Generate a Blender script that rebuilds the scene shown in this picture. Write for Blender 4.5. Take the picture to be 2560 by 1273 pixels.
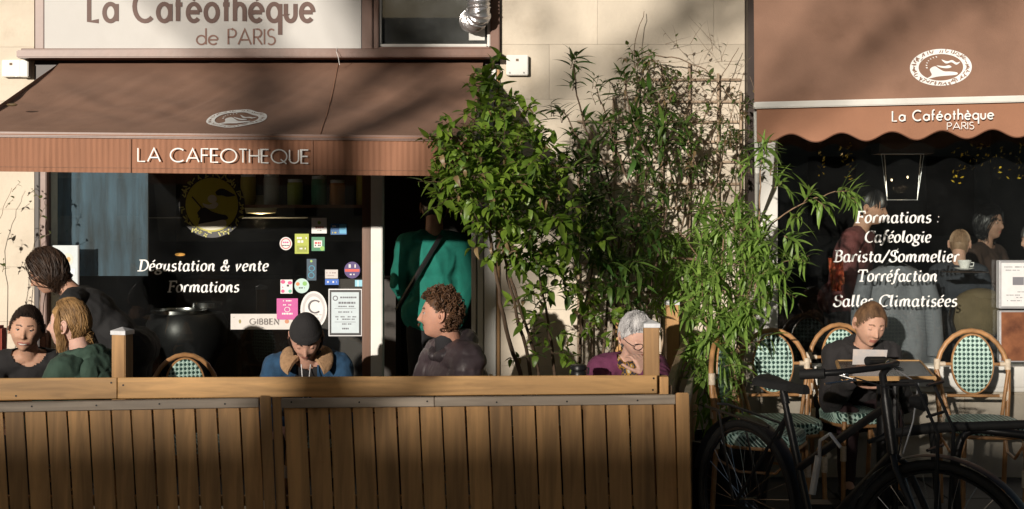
import bpy, bmesh, math, random
from mathutils import Vector, Matrix, Euler, noise
random.seed(11)
R = math.radians
SC = bpy.context.scene
for o in list(bpy.data.objects): bpy.data.objects.remove(o)
# ------------------------------------------------------------------ camera, sky, sun, exposure
FP = 3360.0; CX = 1280.0; HY = 520.0; CH = 1.6; D0 = 8.0
cam = bpy.data.cameras.new('camera'); cam_o = bpy.data.objects.new('camera', cam); SC.collection.objects.link(cam_o)
cam_o.location = (0, -D0, CH); cam_o.rotation_euler = (R(90), 0, 0)
cam.sensor_width = 36; cam.lens = 36 * FP / 2560; cam.shift_y = -(636.5 - HY) / 2560
cam.clip_start = .05; cam.clip_end = 900; SC.camera = cam_o
SUN = Vector((.40, 1.0, -.18)).normalized()          # direction the light travels
el = math.asin(-SUN.z); az = math.atan2(-SUN.x, -SUN.y)  # azimuth of the sun measured from +Y
w = bpy.data.worlds.new('World'); SC.world = w; w.use_nodes = True
nt = w.node_tree; bg = nt.nodes['Background']
sk = nt.nodes.new('ShaderNodeTexSky'); sk.sky_type = 'NISHITA'; sk.sun_disc = False
sk.sun_elevation = el; sk.sun_rotation = az; sk.air_density = 1.0; sk.dust_density = 2.0; sk.ozone_density = 1.0
nt.links.new(sk.outputs[0], bg.inputs[0]); bg.inputs[1].default_value = .038
sl = bpy.data.lights.new('sun', 'SUN'); sl.energy = 4.9; sl.angle = R(.65); sl.color = (1.0, .91, .80)
so = bpy.data.objects.new('sun', sl); SC.collection.objects.link(so)
so.rotation_euler = SUN.to_track_quat('-Z', 'Y').to_euler(); so.location = (-8, -20, 9)
SC.view_settings.view_transform = 'Standard'; SC.view_settings.look = 'None'
SC.view_settings.exposure = .08; SC.view_settings.gamma = 1; SC.view_settings.use_curve_mapping = False
SC.render.engine = 'CYCLES'; SC.cycles.transparent_max_bounces = 24; SC.cycles.max_bounces = 8

# ------------------------------------------------------------------ helpers
def P(px, py, d): return Vector(((px - CX) * d / FP, d - D0, CH - (py - HY) * d / FP))
def W(px, py, y=0.0): return P(px, py, D0) + Vector((0, y, 0))
def wx(px): return (px - CX) * D0 / FP
def wz(py): return CH - (py - HY) * D0 / FP
def lerp(a, b, t): return a + (b - a) * t

class MB:
    def __init__(s): s.v = []; s.f = []; s.m = []
    def add(s, vs, fs, mi=0):
        n = len(s.v); s.v += [Vector(v) for v in vs]; s.f += [tuple(i + n for i in f) for f in fs]; s.m += [mi] * len(fs)
        return s
    def box(s, c, sz, rot=None, mi=0):
        x, y, z = sz[0] / 2, sz[1] / 2, sz[2] / 2
        vs = [Vector((a, b, d)) for a in (-x, x) for b in (-y, y) for d in (-z, z)]
        if rot is not None:
            M = rot if isinstance(rot, Matrix) else Euler(rot).to_matrix()
            vs = [M @ v for v in vs]
        c = Vector(c)
        return s.add([v + c for v in vs], [(0, 1, 3, 2), (4, 6, 7, 5), (0, 4, 5, 1), (2, 3, 7, 6), (0, 2, 6, 4), (1, 5, 7, 3)], mi)
    def bb(s, a, b, mi=0):
        a = Vector(a); b = Vector(b)
        return s.box((a + b) / 2, [abs(b[i] - a[i]) for i in range(3)], None, mi)
    def hexa(s, p, mi=0):   # eight corners: bottom 4 ccw, top 4 ccw
        return s.add(p, [(3, 2, 1, 0), (4, 5, 6, 7), (0, 1, 5, 4), (1, 2, 6, 5), (2, 3, 7, 6), (3, 0, 4, 7)], mi)
    def tube(s, pts, r, n=8, mi=0, cap=True, closed=False):
        pts = [Vector(p) for p in pts]; k = len(pts)
        rr = r if isinstance(r, (list, tuple)) else [r] * k
        base = len(s.v); up = None; vs = []; fs = []
        for i, p in enumerate(pts):
            if closed: t = pts[(i + 1) % k] - pts[i - 1]
            else: t = pts[min(i + 1, k - 1)] - pts[max(i - 1, 0)]
            if t.length < 1e-9: t = Vector((0, 0, 1))
            t.normalize()
            if up is None:
                a = Vector((0, 0, 1)) if abs(t.z) < .9 else Vector((1, 0, 0))
                up = (a - t * a.dot(t)).normalized()
            else:
                up = (up - t * up.dot(t))
                up = up.normalized() if up.length > 1e-6 else t.orthogonal().normalized()
            b = t.cross(up)
            for j in range(n):
                an = 2 * math.pi * j / n
                vs.append(p + (up * math.cos(an) + b * math.sin(an)) * rr[i])
        m = k if closed else k - 1
        for i in range(m):
            i2 = (i + 1) % k
            for j in range(n):
                fs.append((i * n + j, i * n + (j + 1) % n, i2 * n + (j + 1) % n, i2 * n + j))
        if cap and not closed:
            fs.append(tuple(range(n))[::-1]); fs.append(tuple((k - 1) * n + j for j in range(n)))
        return s.add(vs, fs, mi)
    def cap(s, a, b, ra, rb, n=12):
        a = Vector(a); b = Vector(b); t = (b - a)
        if t.length < 1e-6: t = Vector((0, 0, .001))
        u = t.normalized(); pts = []; rs = []
        for k in range(5):
            an = math.pi / 2 * (1 - k / 5); pts.append(a - u * ra * math.sin(an)); rs.append(max(ra * math.cos(an), .0004))
        pts += [a, b]; rs += [ra, rb]
        for k in range(1, 6):
            an = math.pi / 2 * k / 5; pts.append(b + u * rb * math.sin(an)); rs.append(max(rb * math.cos(an), .0004))
        return s.tube(pts, rs, n)
    def ell(s, c, r, rot=None, nu=16, nv=10, mi=0):
        c = Vector(c); vs = []; fs = []
        for i in range(nv + 1):
            th = math.pi * i / nv
            for j in range(nu):
                ph = 2 * math.pi * j / nu
                v = Vector((r[0] * math.sin(th) * math.cos(ph), r[1] * math.sin(th) * math.sin(ph), r[2] * math.cos(th)))
                if rot is not None: v = rot @ v
                vs.append(c + v)
        for i in range(nv):
            for j in range(nu):
                fs.append((i * nu + j, (i + 1) * nu + j, (i + 1) * nu + (j + 1) % nu, i * nu + (j + 1) % nu))
        return s.add(vs, fs, mi)
    def lathe(s, c, prof, n=24, rot=None, mi=0):
        c = Vector(c); vs = []; fs = []
        for (r, z) in prof:
            for j in range(n):
                a = 2 * math.pi * j / n; v = Vector((r * math.cos(a), r * math.sin(a), z))
                vs.append(c + (rot @ v if rot is not None else v))
        for i in range(len(prof) - 1):
            for j in range(n):
                fs.append((i * n + j, i * n + (j + 1) % n, (i + 1) * n + (j + 1) % n, (i + 1) * n + j))
        return s.add(vs, fs, mi)
    def prism(s, pts, ext, mi=0):
        n = len(pts); ext = Vector(ext); pts = [Vector(p) for p in pts]
        return s.add(pts + [p + ext for p in pts], [tuple(range(n))[::-1], tuple(range(n, 2 * n))] +
                     [(i, (i + 1) % n, n + (i + 1) % n, n + i) for i in range(n)], mi)
    def patch(s, fn, nu, nv, th=None, mi=0):
        vs = [Vector(fn(i / nu, j / nv)) for j in range(nv + 1) for i in range(nu + 1)]
        q = lambda i, j: j * (nu + 1) + i
        fs = [(q(i, j), q(i + 1, j), q(i + 1, j + 1), q(i, j + 1)) for j in range(nv) for i in range(nu)]
        if th:
            th = Vector(th); N = len(vs); vs = vs + [v + th for v in vs]
            fs += [tuple(N + k for k in f[::-1]) for f in fs[:nu * nv]]
            for i in range(nu):
                fs.append((q(i + 1, 0), q(i, 0), N + q(i, 0), N + q(i + 1, 0))); fs.append((q(i, nv), q(i + 1, nv), N + q(i + 1, nv), N + q(i, nv)))
            for j in range(nv):
                fs.append((q(0, j), q(0, j + 1), N + q(0, j + 1), N + q(0, j))); fs.append((q(nu, j + 1), q(nu, j), N + q(nu, j), N + q(nu, j + 1)))
        return s.add(vs, fs, mi)
    def mesh(s, name, mats, org=(0, 0, 0), bev=0, smooth=None, fix=False):
        org = Vector(org); me = bpy.data.meshes.new(name)
        me.from_pydata([v - org for v in s.v], [], s.f)
        if not isinstance(mats, (list, tuple)): mats = [mats]
        for m in mats: me.materials.append(m)
        if len(mats) > 1: me.polygons.foreach_set('material_index', s.m)
        if bev or fix:
            bm = bmesh.new(); bm.from_mesh(me)
            if fix: bmesh.ops.recalc_face_normals(bm, faces=bm.faces)
            if bev:
                es = [e for e in bm.edges if len(e.link_faces) == 2 and e.calc_face_angle(0) > .5]
                bmesh.ops.bevel(bm, geom=es, offset=bev, segments=2 if bev > .003 else 1, affect='EDGES', clamp_overlap=True)
            bm.to_mesh(me); bm.free()
        if smooth is not None:
            me.polygons.foreach_set('use_smooth', [True] * len(me.polygons)); me.set_sharp_from_angle(angle=R(smooth))
        me.update(); return me

def link(name, me, parent=None, loc=(0, 0, 0)):
    o = bpy.data.objects.new(name, me); SC.collection.objects.link(o); o.location = loc
    if parent is not None: o.parent = parent
    return o
def tag(o, label=None, cat=None, group=None, kind=None):
    if label: o['label'] = label
    if cat: o['category'] = cat
    if group: o['group'] = group
    if kind: o['kind'] = kind
    return o
class Thing:
    def __init__(s, name, label, cat, org=(0, 0, 0), group=None):
        s.o = bpy.data.objects.new(name, None); SC.collection.objects.link(s.o); s.org = Vector(org)
        s.o.location = s.org; s.o.empty_display_size = .1; tag(s.o, label, cat, group)
    def part(s, name, mb, mats, parent=None, bev=0, smooth=None, label=None, kind=None, fix=False):
        me = mb if isinstance(mb, bpy.types.Mesh) else mb.mesh(name, mats, s.org, bev, smooth, fix)
        return tag(link(name, me, parent or s.o), label, None, None, kind)
def single(name, mb, mats, label, cat, org=None, bev=0, smooth=None, group=None, kind=None):
    if org is None: org = mb.v[0]
    return tag(link(name, mb.mesh(name, mats, org, bev, smooth), None, org), label, cat, group, kind)
def copy_tree(o, parent=None):
    c = o.copy(); SC.collection.objects.link(c)
    if parent is not None: c.parent = parent
    for ch in list(o.children): copy_tree(ch, c)
    return c

# ------------------------------------------------------------------ materials
def mat(name, col, rough=.6, var=.15, vs=6.0, bump=0.0, bs=60.0, metal=0.0, rand=0.0, stretch=(1, 1, 1), spec=.5, col2=None, dirt=0.0, emis=0, sheen=0):
    m = bpy.data.materials.new(name); m.use_nodes = True; n = m.node_tree.nodes; l = m.node_tree.links
    b = n['Principled BSDF']; b.inputs['Roughness'].default_value = rough; b.inputs['Metallic'].default_value = metal
    b.inputs['Specular IOR Level'].default_value = spec
    if sheen: b.inputs['Sheen Weight'].default_value = sheen
    tc = n.new('ShaderNodeTexCoord'); mp = n.new('ShaderNodeMapping'); mp.inputs['Scale'].default_value = stretch
    vec = tc.outputs['Object']
    if rand:
        oi = n.new('ShaderNodeObjectInfo'); va = n.new('ShaderNodeVectorMath'); va.operation = 'MULTIPLY_ADD'
        cv = n.new('ShaderNodeCombineXYZ')
        for i in range(3): l.new(oi.outputs['Random'], cv.inputs[i])
        va.inputs[1].default_value = (7, 5, 3); l.new(cv.outputs[0], va.inputs[0]); l.new(vec, va.inputs[2]); vec = va.outputs[0]
    l.new(vec, mp.inputs[0])
    nz = n.new('ShaderNodeTexNoise'); nz.inputs['Scale'].default_value = vs; nz.inputs['Detail'].default_value = 6; nz.inputs['Roughness'].default_value = .6
    l.new(mp.outputs[0], nz.inputs['Vector'])
    mx = n.new('ShaderNodeMix'); mx.data_type = 'RGBA'
    c = Vector(col[:3]); ca = c * (1 - var); cb = Vector(col2) if col2 else c * (1 + var)
    mx.inputs[6].default_value = (*ca, 1); mx.inputs[7].default_value = (*cb, 1)
    mr = n.new('ShaderNodeMapRange'); mr.inputs[1].default_value = .3; mr.inputs[2].default_value = .7
    l.new(nz.outputs[0], mr.inputs[0]); l.new(mr.outputs[0], mx.inputs[0]); out = mx.outputs[2]
    if rand:
        hs = n.new('ShaderNodeHueSaturation'); m2 = n.new('ShaderNodeMapRange'); m2.inputs[3].default_value = 1 - rand; m2.inputs[4].default_value = 1 + rand
        l.new(oi.outputs['Random'], m2.inputs[0]); l.new(m2.outputs[0], hs.inputs['Value']); l.new(out, hs.inputs['Color']); out = hs.outputs[0]
    if dirt:
        nd = n.new('ShaderNodeTexNoise'); nd.inputs['Scale'].default_value = 2.3; nd.inputs['Detail'].default_value = 9; nd.inputs['Roughness'].default_value = .7
        l.new(vec, nd.inputs['Vector'])
        cr = n.new('ShaderNodeMapRange'); cr.inputs[1].default_value = .52; cr.inputs[2].default_value = .75; cr.inputs[4].default_value = dirt
        l.new(nd.outputs[0], cr.inputs[0])
        md = n.new('ShaderNodeMix'); md.data_type = 'RGBA'; l.new(cr.outputs[0], md.inputs[0]); l.new(out, md.inputs[6])
        md.inputs[7].default_value = (c[0] * .45, c[1] * .38, c[2] * .28, 1); out = md.outputs[2]
    l.new(out, b.inputs['Base Color'])
    if bump:
        nb = n.new('ShaderNodeTexNoise'); nb.inputs['Scale'].default_value = bs; nb.inputs['Detail'].default_value = 4; l.new(mp.outputs[0], nb.inputs['Vector'])
        bu = n.new('ShaderNodeBump'); bu.inputs['Strength'].default_value = bump; bu.inputs['Distance'].default_value = .004
        l.new(nb.outputs[0], bu.inputs['Height']); l.new(bu.outputs[0], b.inputs['Normal'])
    if emis: b.inputs['Emission Color'].default_value = (*c, 1); b.inputs['Emission Strength'].default_value = emis
    return m
def wood(name, col, stretch, rough=.55, rand=.14, var=.28, knots=True):
    m = mat(name, col, rough, var, 5, .25, 22, rand=rand, stretch=stretch, dirt=.3)
    n = m.node_tree.nodes; l = m.node_tree.links; b = n['Principled BSDF']
    src = b.inputs['Base Color'].links[0].from_socket
    mp = [x for x in n if x.type == 'MAPPING'][0]
    nz = n.new('ShaderNodeTexNoise'); nz.inputs['Scale'].default_value = 26; nz.inputs['Detail'].default_value = 3; nz.inputs['Distortion'].default_value = .6
    l.new(mp.outputs[0], nz.inputs['Vector'])
    mr = n.new('ShaderNodeMapRange'); mr.inputs[1].default_value = .35; mr.inputs[2].default_value = .65; mr.inputs[3].default_value = .72; mr.inputs[4].default_value = 1.12
    l.new(nz.outputs[0], mr.inputs[0])
    mm = n.new('ShaderNodeMix'); mm.data_type = 'RGBA'; mm.blend_type = 'MULTIPLY'; mm.inputs[0].default_value = 1
    l.new(src, mm.inputs[6]); l.new(mr.outputs[0], mm.inputs[7]); out = mm.outputs[2]
    if knots:
        m2 = n.new('ShaderNodeMapping'); m2.inputs['Scale'].default_value = tuple(1 if s > .5 else .35 for s in stretch)
        va = [x for x in n if x.type == 'VECT_MATH'][0]; l.new(va.outputs[0], m2.inputs[0])
        vo = n.new('ShaderNodeTexVoronoi'); vo.inputs['Scale'].default_value = 5.5; l.new(m2.outputs[0], vo.inputs['Vector'])
        kr = n.new('ShaderNodeMapRange'); kr.inputs[1].default_value = .03; kr.inputs[2].default_value = .10; kr.inputs[3].default_value = .75; kr.inputs[4].default_value = 0
        l.new(vo.outputs['Distance'], kr.inputs[0])
        mk = n.new('ShaderNodeMix'); mk.data_type = 'RGBA'; l.new(kr.outputs[0], mk.inputs[0]); l.new(out, mk.inputs[6])
        mk.inputs[7].default_value = (col[0] * .3, col[1] * .22, col[2] * .18, 1); out = mk.outputs[2]
    l.new(out, b.inputs['Base Color']); return m
def glass(name, tint, refl=1.0, rough=.0, dust=.006):
    m = bpy.data.materials.new(name); m.use_nodes = True; n = m.node_tree.nodes; l = m.node_tree.links
    n.remove(n['Principled BSDF']); out = [x for x in n if x.type == 'OUTPUT_MATERIAL'][0]
    tr = n.new('ShaderNodeBsdfTransparent'); tr.inputs[0].default_value = (*tint, 1)
    gl = n.new('ShaderNodeBsdfGlossy'); gl.inputs['Roughness'].default_value = rough; gl.inputs['Color'].default_value = (refl, refl, refl, 1)
    fr = n.new('ShaderNodeFresnel'); fr.inputs[0].default_value = 1.5; mx = n.new('ShaderNodeMixShader')
    l.new(fr.outputs[0], mx.inputs[0]); l.new(tr.outputs[0], mx.inputs[1]); l.new(gl.outputs[0], mx.inputs[2])
    tc = n.new('ShaderNodeTexCoord'); nz = n.new('ShaderNodeTexNoise'); nz.inputs['Scale'].default_value = 2.2; nz.inputs['Detail'].default_value = 10; nz.inputs['Roughness'].default_value = .72; l.new(tc.outputs['Object'], nz.inputs['Vector'])
    mr = n.new('ShaderNodeMapRange'); mr.inputs[1].default_value = .35; mr.inputs[2].default_value = .75; mr.inputs[3].default_value = dust * .15; mr.inputs[4].default_value = dust; l.new(nz.outputs[0], mr.inputs[0])
    df = n.new('ShaderNodeBsdfDiffuse'); df.inputs[0].default_value = (.75, .78, .8, 1); m2 = n.new('ShaderNodeMixShader'); l.new(mr.outputs[0], m2.inputs[0]); l.new(mx.outputs[0], m2.inputs[1]); l.new(df.outputs[0], m2.inputs[2]); l.new(m2.outputs[0], out.inputs[0]); return m
def leafmat(name, col, col2):
    m = mat(name, col, .42, .2, 9, rand=.38, col2=col2, spec=.45)
    n = m.node_tree.nodes; l = m.node_tree.links; b = n['Principled BSDF']; out = [x for x in n if x.type == 'OUTPUT_MATERIAL'][0]
    tl = n.new('ShaderNodeBsdfTranslucent'); src = b.inputs['Base Color'].links[0].from_socket
    g = n.new('ShaderNodeMix'); g.data_type = 'RGBA'; g.blend_type = 'MULTIPLY'; g.inputs[0].default_value = 1; g.inputs[7].default_value = (1.3, 1.4, .5, 1)
    l.new(src, g.inputs[6]); l.new(g.outputs[2], tl.inputs[0])
    mx = n.new('ShaderNodeMixShader'); mx.inputs[0].default_value = .3; l.new(b.outputs[0], mx.inputs[1]); l.new(tl.outputs[0], mx.inputs[2]); l.new(mx.outputs[0], out.inputs[0]); return m
def weave(name, dark, pale, k=150.0):
    m = mat(name, dark, .5, .1); n = m.node_tree.nodes; l = m.node_tree.links; b = n['Principled BSDF']
    tc = [x for x in n if x.type == 'TEX_COORD'][0]; mp = n.new('ShaderNodeMapping'); mp.inputs['Scale'].default_value = (k, k, k)
    mp.inputs['Rotation'].default_value = (0, 0, 0); l.new(tc.outputs['Object'], mp.inputs[0])
    sp = n.new('ShaderNodeSeparateXYZ'); l.new(mp.outputs[0], sp.inputs[0])
    def M(op, a, bb=None):
        q = n.new('ShaderNodeMath'); q.operation = op
        for i, x in enumerate((a, bb)):
            if x is None: continue
            if isinstance(x, (int, float)): q.inputs[i].default_value = x
            else: l.new(x, q.inputs[i])
        return q.outputs[0]
    yz = M('ADD', sp.outputs[1], sp.outputs[2]); a = M('ADD', sp.outputs[0], yz); c = M('SUBTRACT', sp.outputs[0], yz)
    v = M('MULTIPLY', M('SINE', a), M('SINE', c)); g = M('GREATER_THAN', v, -.08)
    mx = n.new('ShaderNodeMix'); mx.data_type = 'RGBA'; l.new(g, mx.inputs[0]); mx.inputs[6].default_value = (*dark, 1); mx.inputs[7].default_value = (*pale, 1)
    l.new(mx.outputs[2], b.inputs['Base Color'])
    bu = n.new('ShaderNodeBump'); bu.inputs['Strength'].default_value = .6; bu.inputs['Distance'].default_value = .003; l.new(v, bu.inputs['Height']); l.new(bu.outputs[0], b.inputs['Normal'])
    return m

M = {}
M['stone'] = mat('limestone', (.60, .53, .43), .88, .10, 3, .5, 55, rand=.05, dirt=.35)
M['mortar'] = mat('mortar', (.55, .49, .40), .9, .15, 8, .5, 70)
M['base'] = mat('painted_base', (.42, .38, .31), .8, .15, 5, .3, 40, dirt=.5)
M['brownpaint'] = mat('brown_paint', (.15, .068, .042), .42, .15, 7, .1, 30, dirt=.3)
M['brownwood'] = mat('varnished_wood', (.12, .05, .022), .38, .3, 8, .2, 30, stretch=(1, 1, .12))
M['darkbrown'] = mat('dark_brown', (.028, .016, .012), .5, .2, 6)
M['whitepaint'] = mat('white_paint', (.68, .67, .63), .5, .06, 4, .1, 30, dirt=.25)
M['white'] = mat('white_print', (.80, .80, .78), .55, .03)
M['alu'] = mat('aluminium', (.55, .55, .56), .35, .06, 20, metal=.6)
M['signwhite'] = mat('sign_board', (.50, .49, .47), .6, .05, 2, dirt=.12)
M['signbrown'] = mat('sign_brown', (.10, .046, .033), .6, .08)
M['signbrown2'] = mat('sign_light_brown', (.22, .11, .08), .6, .08)
M['canvas'] = mat('awning_canvas', (.25, .140, .094), .85, .14, 2.2, .35, 150, dirt=.4)
M['canvas2'] = mat('awning_valance', (.29, .135, .078), .85, .12, 5, .4, 60, stretch=(8, 1, .25))
M['canvas3'] = mat('scalloped_canvas', (.30, .145, .085), .85, .10, 3, .3, 120)
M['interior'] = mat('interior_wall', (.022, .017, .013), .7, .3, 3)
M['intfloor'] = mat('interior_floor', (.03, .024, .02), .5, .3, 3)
M['glass'] = glass('shop_glass', (.86, .88, .87)); M['glass2'] = glass('upper_glass', (.55, .56, .54), .9, dust=.10)
M['black'] = mat('black_plastic', (.012, .012, .013), .4, .2, 8)
M['blackmetal'] = mat('black_metal', (.011, .011, .012), .38, .3, 14, .15, 60, metal=.0, spec=.35)
M['rubber'] = mat('rubber', (.01, .01, .01), .75, .2, 20, .3, 90)
M['steel'] = mat('steel', (.55, .55, .55), .25, .08, 20, metal=1)
M['foil'] = mat('foil_duct', (.62, .61, .62), .28, .15, 30, .8, 70, metal=.85)
M['woodx'] = wood('pine_along', (.52, .30, .115), (.10, 1, 1))
M['woodz'] = wood('pine_upright', (.50, .28, .11), (1, 1, .08), rand=.22)
M['woody'] = wood('pine_side', (.36, .25, .16), (1, .10, 1))
M['woodgrey'] = wood('weathered_rail', (.40, .33, .26), (.08, 1, 1), var=.25)
M['capm'] = mat('post_cap', (.62, .63, .65), .4, .1, 20, .2, 40, metal=.3)
M['rattan'] = mat('rattan', (.38, .20, .085), .38, .35, 14, .2, 60, rand=.1)
M['bind'] = mat('rattan_binding', (.62, .52, .40), .6, .2, 60, .4, 160)
M['weave'] = weave('green_weave', (.010, .05, .04), (.44, .62, .55), 135)
M['tabletop'] = mat('table_top', (.03, .026, .028), .22, .3, 12, dirt=.3)
M['slate'] = mat('pavement', (.055, .052, .05), .85, .2, 4, .5, 50)
M['asphalt'] = mat('asphalt', (.05, .05, .052), .9, .2, 6, .6, 90)
M['bark'] = mat('bark', (.10, .065, .04), .85, .3, 18, .6, 60)
M['barkpale'] = mat('pale_stem', (.22, .14, .085), .8, .3, 18, .5, 60)
M['drytwig'] = mat('dry_twig', (.21, .15, .10), .85, .25, 20, .3, 60)
M['leafA'] = leafmat('broad_leaf', (.06, .145, .018), (.24, .36, .045))
M['leafB'] = leafmat('dark_lance_leaf', (.045, .10, .02), (.13, .215, .04))
M['leafC'] = leafmat('light_lance_leaf', (.08, .17, .028), (.22, .33, .07))
M['leafD'] = leafmat('creeper_leaf', (.04, .085, .02), (.13, .15, .045))
M['leafdry'] = leafmat('dry_leaf', (.20, .12, .06), (.30, .22, .11))
M['trellis'] = mat('trellis_wood', (.36, .27, .19), .8, .25, 12, .3, 40)

# ------------------------------------------------------------------ stroke lettering
def arc(cx, cy, rx, ry, a0, a1, n=None):
    n = n or max(4, int(abs(a1 - a0) / 14))
    return [(cx + rx * math.cos(R(a0 + (a1 - a0) * i / n)), cy + ry * math.sin(R(a0 + (a1 - a0) * i / n))) for i in range(n + 1)]
X_ = .58; r_ = .29
SANS = {
 'L': (.46, [[(0, 1), (0, 0), (.46, 0)]]), 'a': (.58, [arc(r_, r_, r_, r_, 0, 360), [(.58, .58), (.58, 0)]]),
 'C': (.86, [arc(.5, .5, .5, .5, 48, 312)]), 'f': (.30, [[(.1, 0), (.1, .80)] + arc(.27, .84, .17, .18, 180, 80, 5), [(-.02, .56), (.30, .56)]]),
 'e': (.58, [[(.02, .30), (.55, .30)], arc(r_, r_, r_, r_, 2, 318)]), 'o': (.58, [arc(r_, r_, r_, r_, 0, 360)]),
 't': (.28, [[(.13, 0), (.13, .88)], [(-.02, .56), (.29, .56)]]), 'h': (.46, [[(0, 0), (0, 1.06)], arc(.23, .35, .23, .23, 180, 0) + [(.46, 0)]]),
 'q': (.58, [arc(r_, r_, r_, r_, 0, 360), [(.58, .58), (.58, -.46)]]), 'u': (.46, [[(0, .58), (0, .23)] + arc(.23, .23, .23, .23, 180, 360) + [(.46, .58)]]),
 'd': (.58, [arc(r_, r_, r_, r_, 0, 360), [(.58, 1.06), (.58, 0)]]), 'P': (.46, [[(0, 0), (0, 1), (.24, 1)] + arc(.24, .74, .24, .26, 90, -90) + [(0, .48)]]),
 'A': (.80, [[(0, 0), (.4, 1), (.8, 0)], [(.13, .3), (.67, .3)]]), 'R': (.50, [[(0, 0), (0, 1), (.24, 1)] + arc(.24, .74, .24, .26, 90, -90) + [(0, .48)], [(.2, .48), (.52, 0)]]),
 'I': (.02, [[(0, 0), (0, 1)]]), 'S': (.48, [arc(.25, .75, .22, .25, 40, 250, 12) + arc(.23, .25, .25, .26, 80, -140, 12)]),
 'F': (.44, [[(0, 0), (0, 1), (.44, 1)], [(0, .52), (.40, .52)]]), 'E': (.46, [[(.46, 1), (0, 1), (0, 0), (.46, 0)], [(0, .52), (.42, .52)]]),
 'O': (1.0, [arc(.5, .5, .5, .5, 0, 360)]), 'T': (.50, [[(0, 1), (.5, 1)], [(.25, 1), (.25, 0)]]), 'H': (.60, [[(0, 0), (0, 1)], [(.6, 0), (.6, 1)], [(0, .52), (.6, .52)]]),
 'Q': (1.0, [arc(.5, .5, .5, .5, 0, 360), [(.6, .28), (.98, -.06)]]), 'U': (.58, [[(0, 1), (0, .29)] + arc(.29, .29, .29, .29, 180, 360) + [(.58, 1)]]),
 'N': (.66, [[(0, 0), (0, 1), (.66, 0), (.66, 1)]]), 'G': (.95, [arc(.5, .5, .5, .5, 48, 350) + [(.62, .44)]]), 'B': (.48, [[(0, 0), (0, 1), (.22, 1)] + arc(.22, .76, .2, .24, 90, -90) + [(0, .52)], [(.22, .52)] + arc(.24, .26, .24, .26, 90, -90) + [(0, 0)]]),
 ' ': (.32, []), '.': (.05, [[(0, 0), (.05, 0)]]),
}
def stem(x, top=.66): return [(x - .1, top - .1), (x, top), (x, .12), (x + .05, .0), (x + .17, .10)]
ITAL = {
 'D': (.86, [[(.0, 1), (.22, 1), (.22, 0)], [(.0, 0), (.38, 0)] + arc(.38, .5, .44, .5, -90, 90, 14) + [(.1, 1)]]),
 'F': (.66, [[(.2, 1), (.2, 0)], [(.02, 1), (.68, 1), (.68, .82)], [(.2, .53), (.5, .53)], [(.04, 0), (.38, 0)], [(.5, .62), (.5, .44)]]),
 'C': (.74, [arc(.46, .5, .40, .51, 52, 308, 18), [(.74, .78), (.74, 1.0)]]),
 'B': (.70, [[(.2, 1), (.2, 0)], [(.02, 1), (.38, 1)] + arc(.38, .77, .22, .23, 90, -90, 8) + [(.2, .54)], [(.38, .54)] + arc(.40, .27, .27, .27, 90, -90, 9) + [(.02, 0)]]),
 'T': (.74, [[(.37, 1), (.37, 0)], [(.0, .80), (.02, 1), (.72, 1), (.74, .80)], [(.2, 0), (.54, 0)]]),
 'S': (.62, [[(.56, .78), (.56, .95)], arc(.32, .76, .24, .24, 35, 235, 12) + arc(.30, .25, .27, .27, 70, -145, 12), [(.06, .26), (.04, .04)]]),
 'a': (.56, [arc(.25, .32, .21, .34, 40, 330, 14), [(.44, .66), (.44, .1), (.5, 0), (.62, .1)]]),
 'c': (.44, [arc(.25, .33, .21, .34, 60, 310, 14)]), 'e': (.46, [[(.07, .28), (.30, .36)] + arc(.25, .49, .16, .17, -40, 95, 7), arc(.25, .33, .20, .34, 85, 315, 14)]),
 'o': (.52, [arc(.26, .33, .22, .34, 0, 360, 20)]), 'g': (.54, [arc(.25, .42, .19, .24, 0, 360, 18), [(.16, .20), (.10, .1), (.18, .03), (.38, .0)] + arc(.26, -.16, .24, .15, 45, -230, 16), [(.42, .58), (.58, .64)]]),
 'u': (.60, [[(-.0, .58), (.1, .66), (.1, .2)] + arc(.22, .16, .12, .17, 180, 290, 5) + [(.44, .22)], [(.44, .66), (.44, .12), (.5, .0), (.62, .1)]]),
 'n': (.60, [[(.0, .58), (.1, .66), (.1, 0)], [(.1, .38), (.2, .58), (.34, .67), (.43, .58), (.43, .12), (.49, 0), (.60, .1)]]),
 'm': (.92, [[(.0, .58), (.1, .66), (.1, 0)], [(.1, .38), (.2, .58), (.34, .67), (.42, .58), (.42, 0)], [(.42, .38), (.52, .58), (.66, .67), (.75, .58), (.75, .12), (.81, 0), (.92, .1)]]),
 'r': (.40, [[(.0, .58), (.1, .66), (.1, 0)], [(.1, .38), (.18, .58), (.3, .67), (.4, .58)]]),
 's': (.42, [arc(.22, .49, .15, .17, 40, 235, 9) + arc(.20, .17, .17, .18, 65, -150, 9)]),
 't': (.36, [[(.14, .9), (.14, .14), (.2, .0), (.34, .1)], [(.0, .64), (.34, .64)]]), 'i': (.28, [stem(.1), [(.09, .86), (.13, .94)], [(.13, .86), (.09, .94)]]),
 'l': (.28, [[(.0, 1.02), (.1, 1.06), (.1, .12), (.15, 0), (.27, .1)]]), 'v': (.52, [[(.0, .58), (.08, .66), (.2, 0), (.42, .5), (.42, .66)]]),
 'f': (.36, [[(.42, 1.0), (.34, 1.08), (.22, .98), (.12, -.12), (.02, -.26), (-.1, -.2)], [(.02, .64), (.38, .64)]]),
 '/': (.48, [[(.0, -.1), (.48, 1.05)]]), ':': (.22, [[(.08, .08), (.14, .08)], [(.08, .52), (.14, .52)]]), ' ': (.26, []),
 '&': (.80, [[(.72, .5), (.6, .2), (.36, -.0), (.12, .08), (.08, .28), (.3, .52), (.5, .74), (.44, .98), (.28, .96), (.24, .78), (.4, .4), (.72, .0)]]),
}
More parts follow.
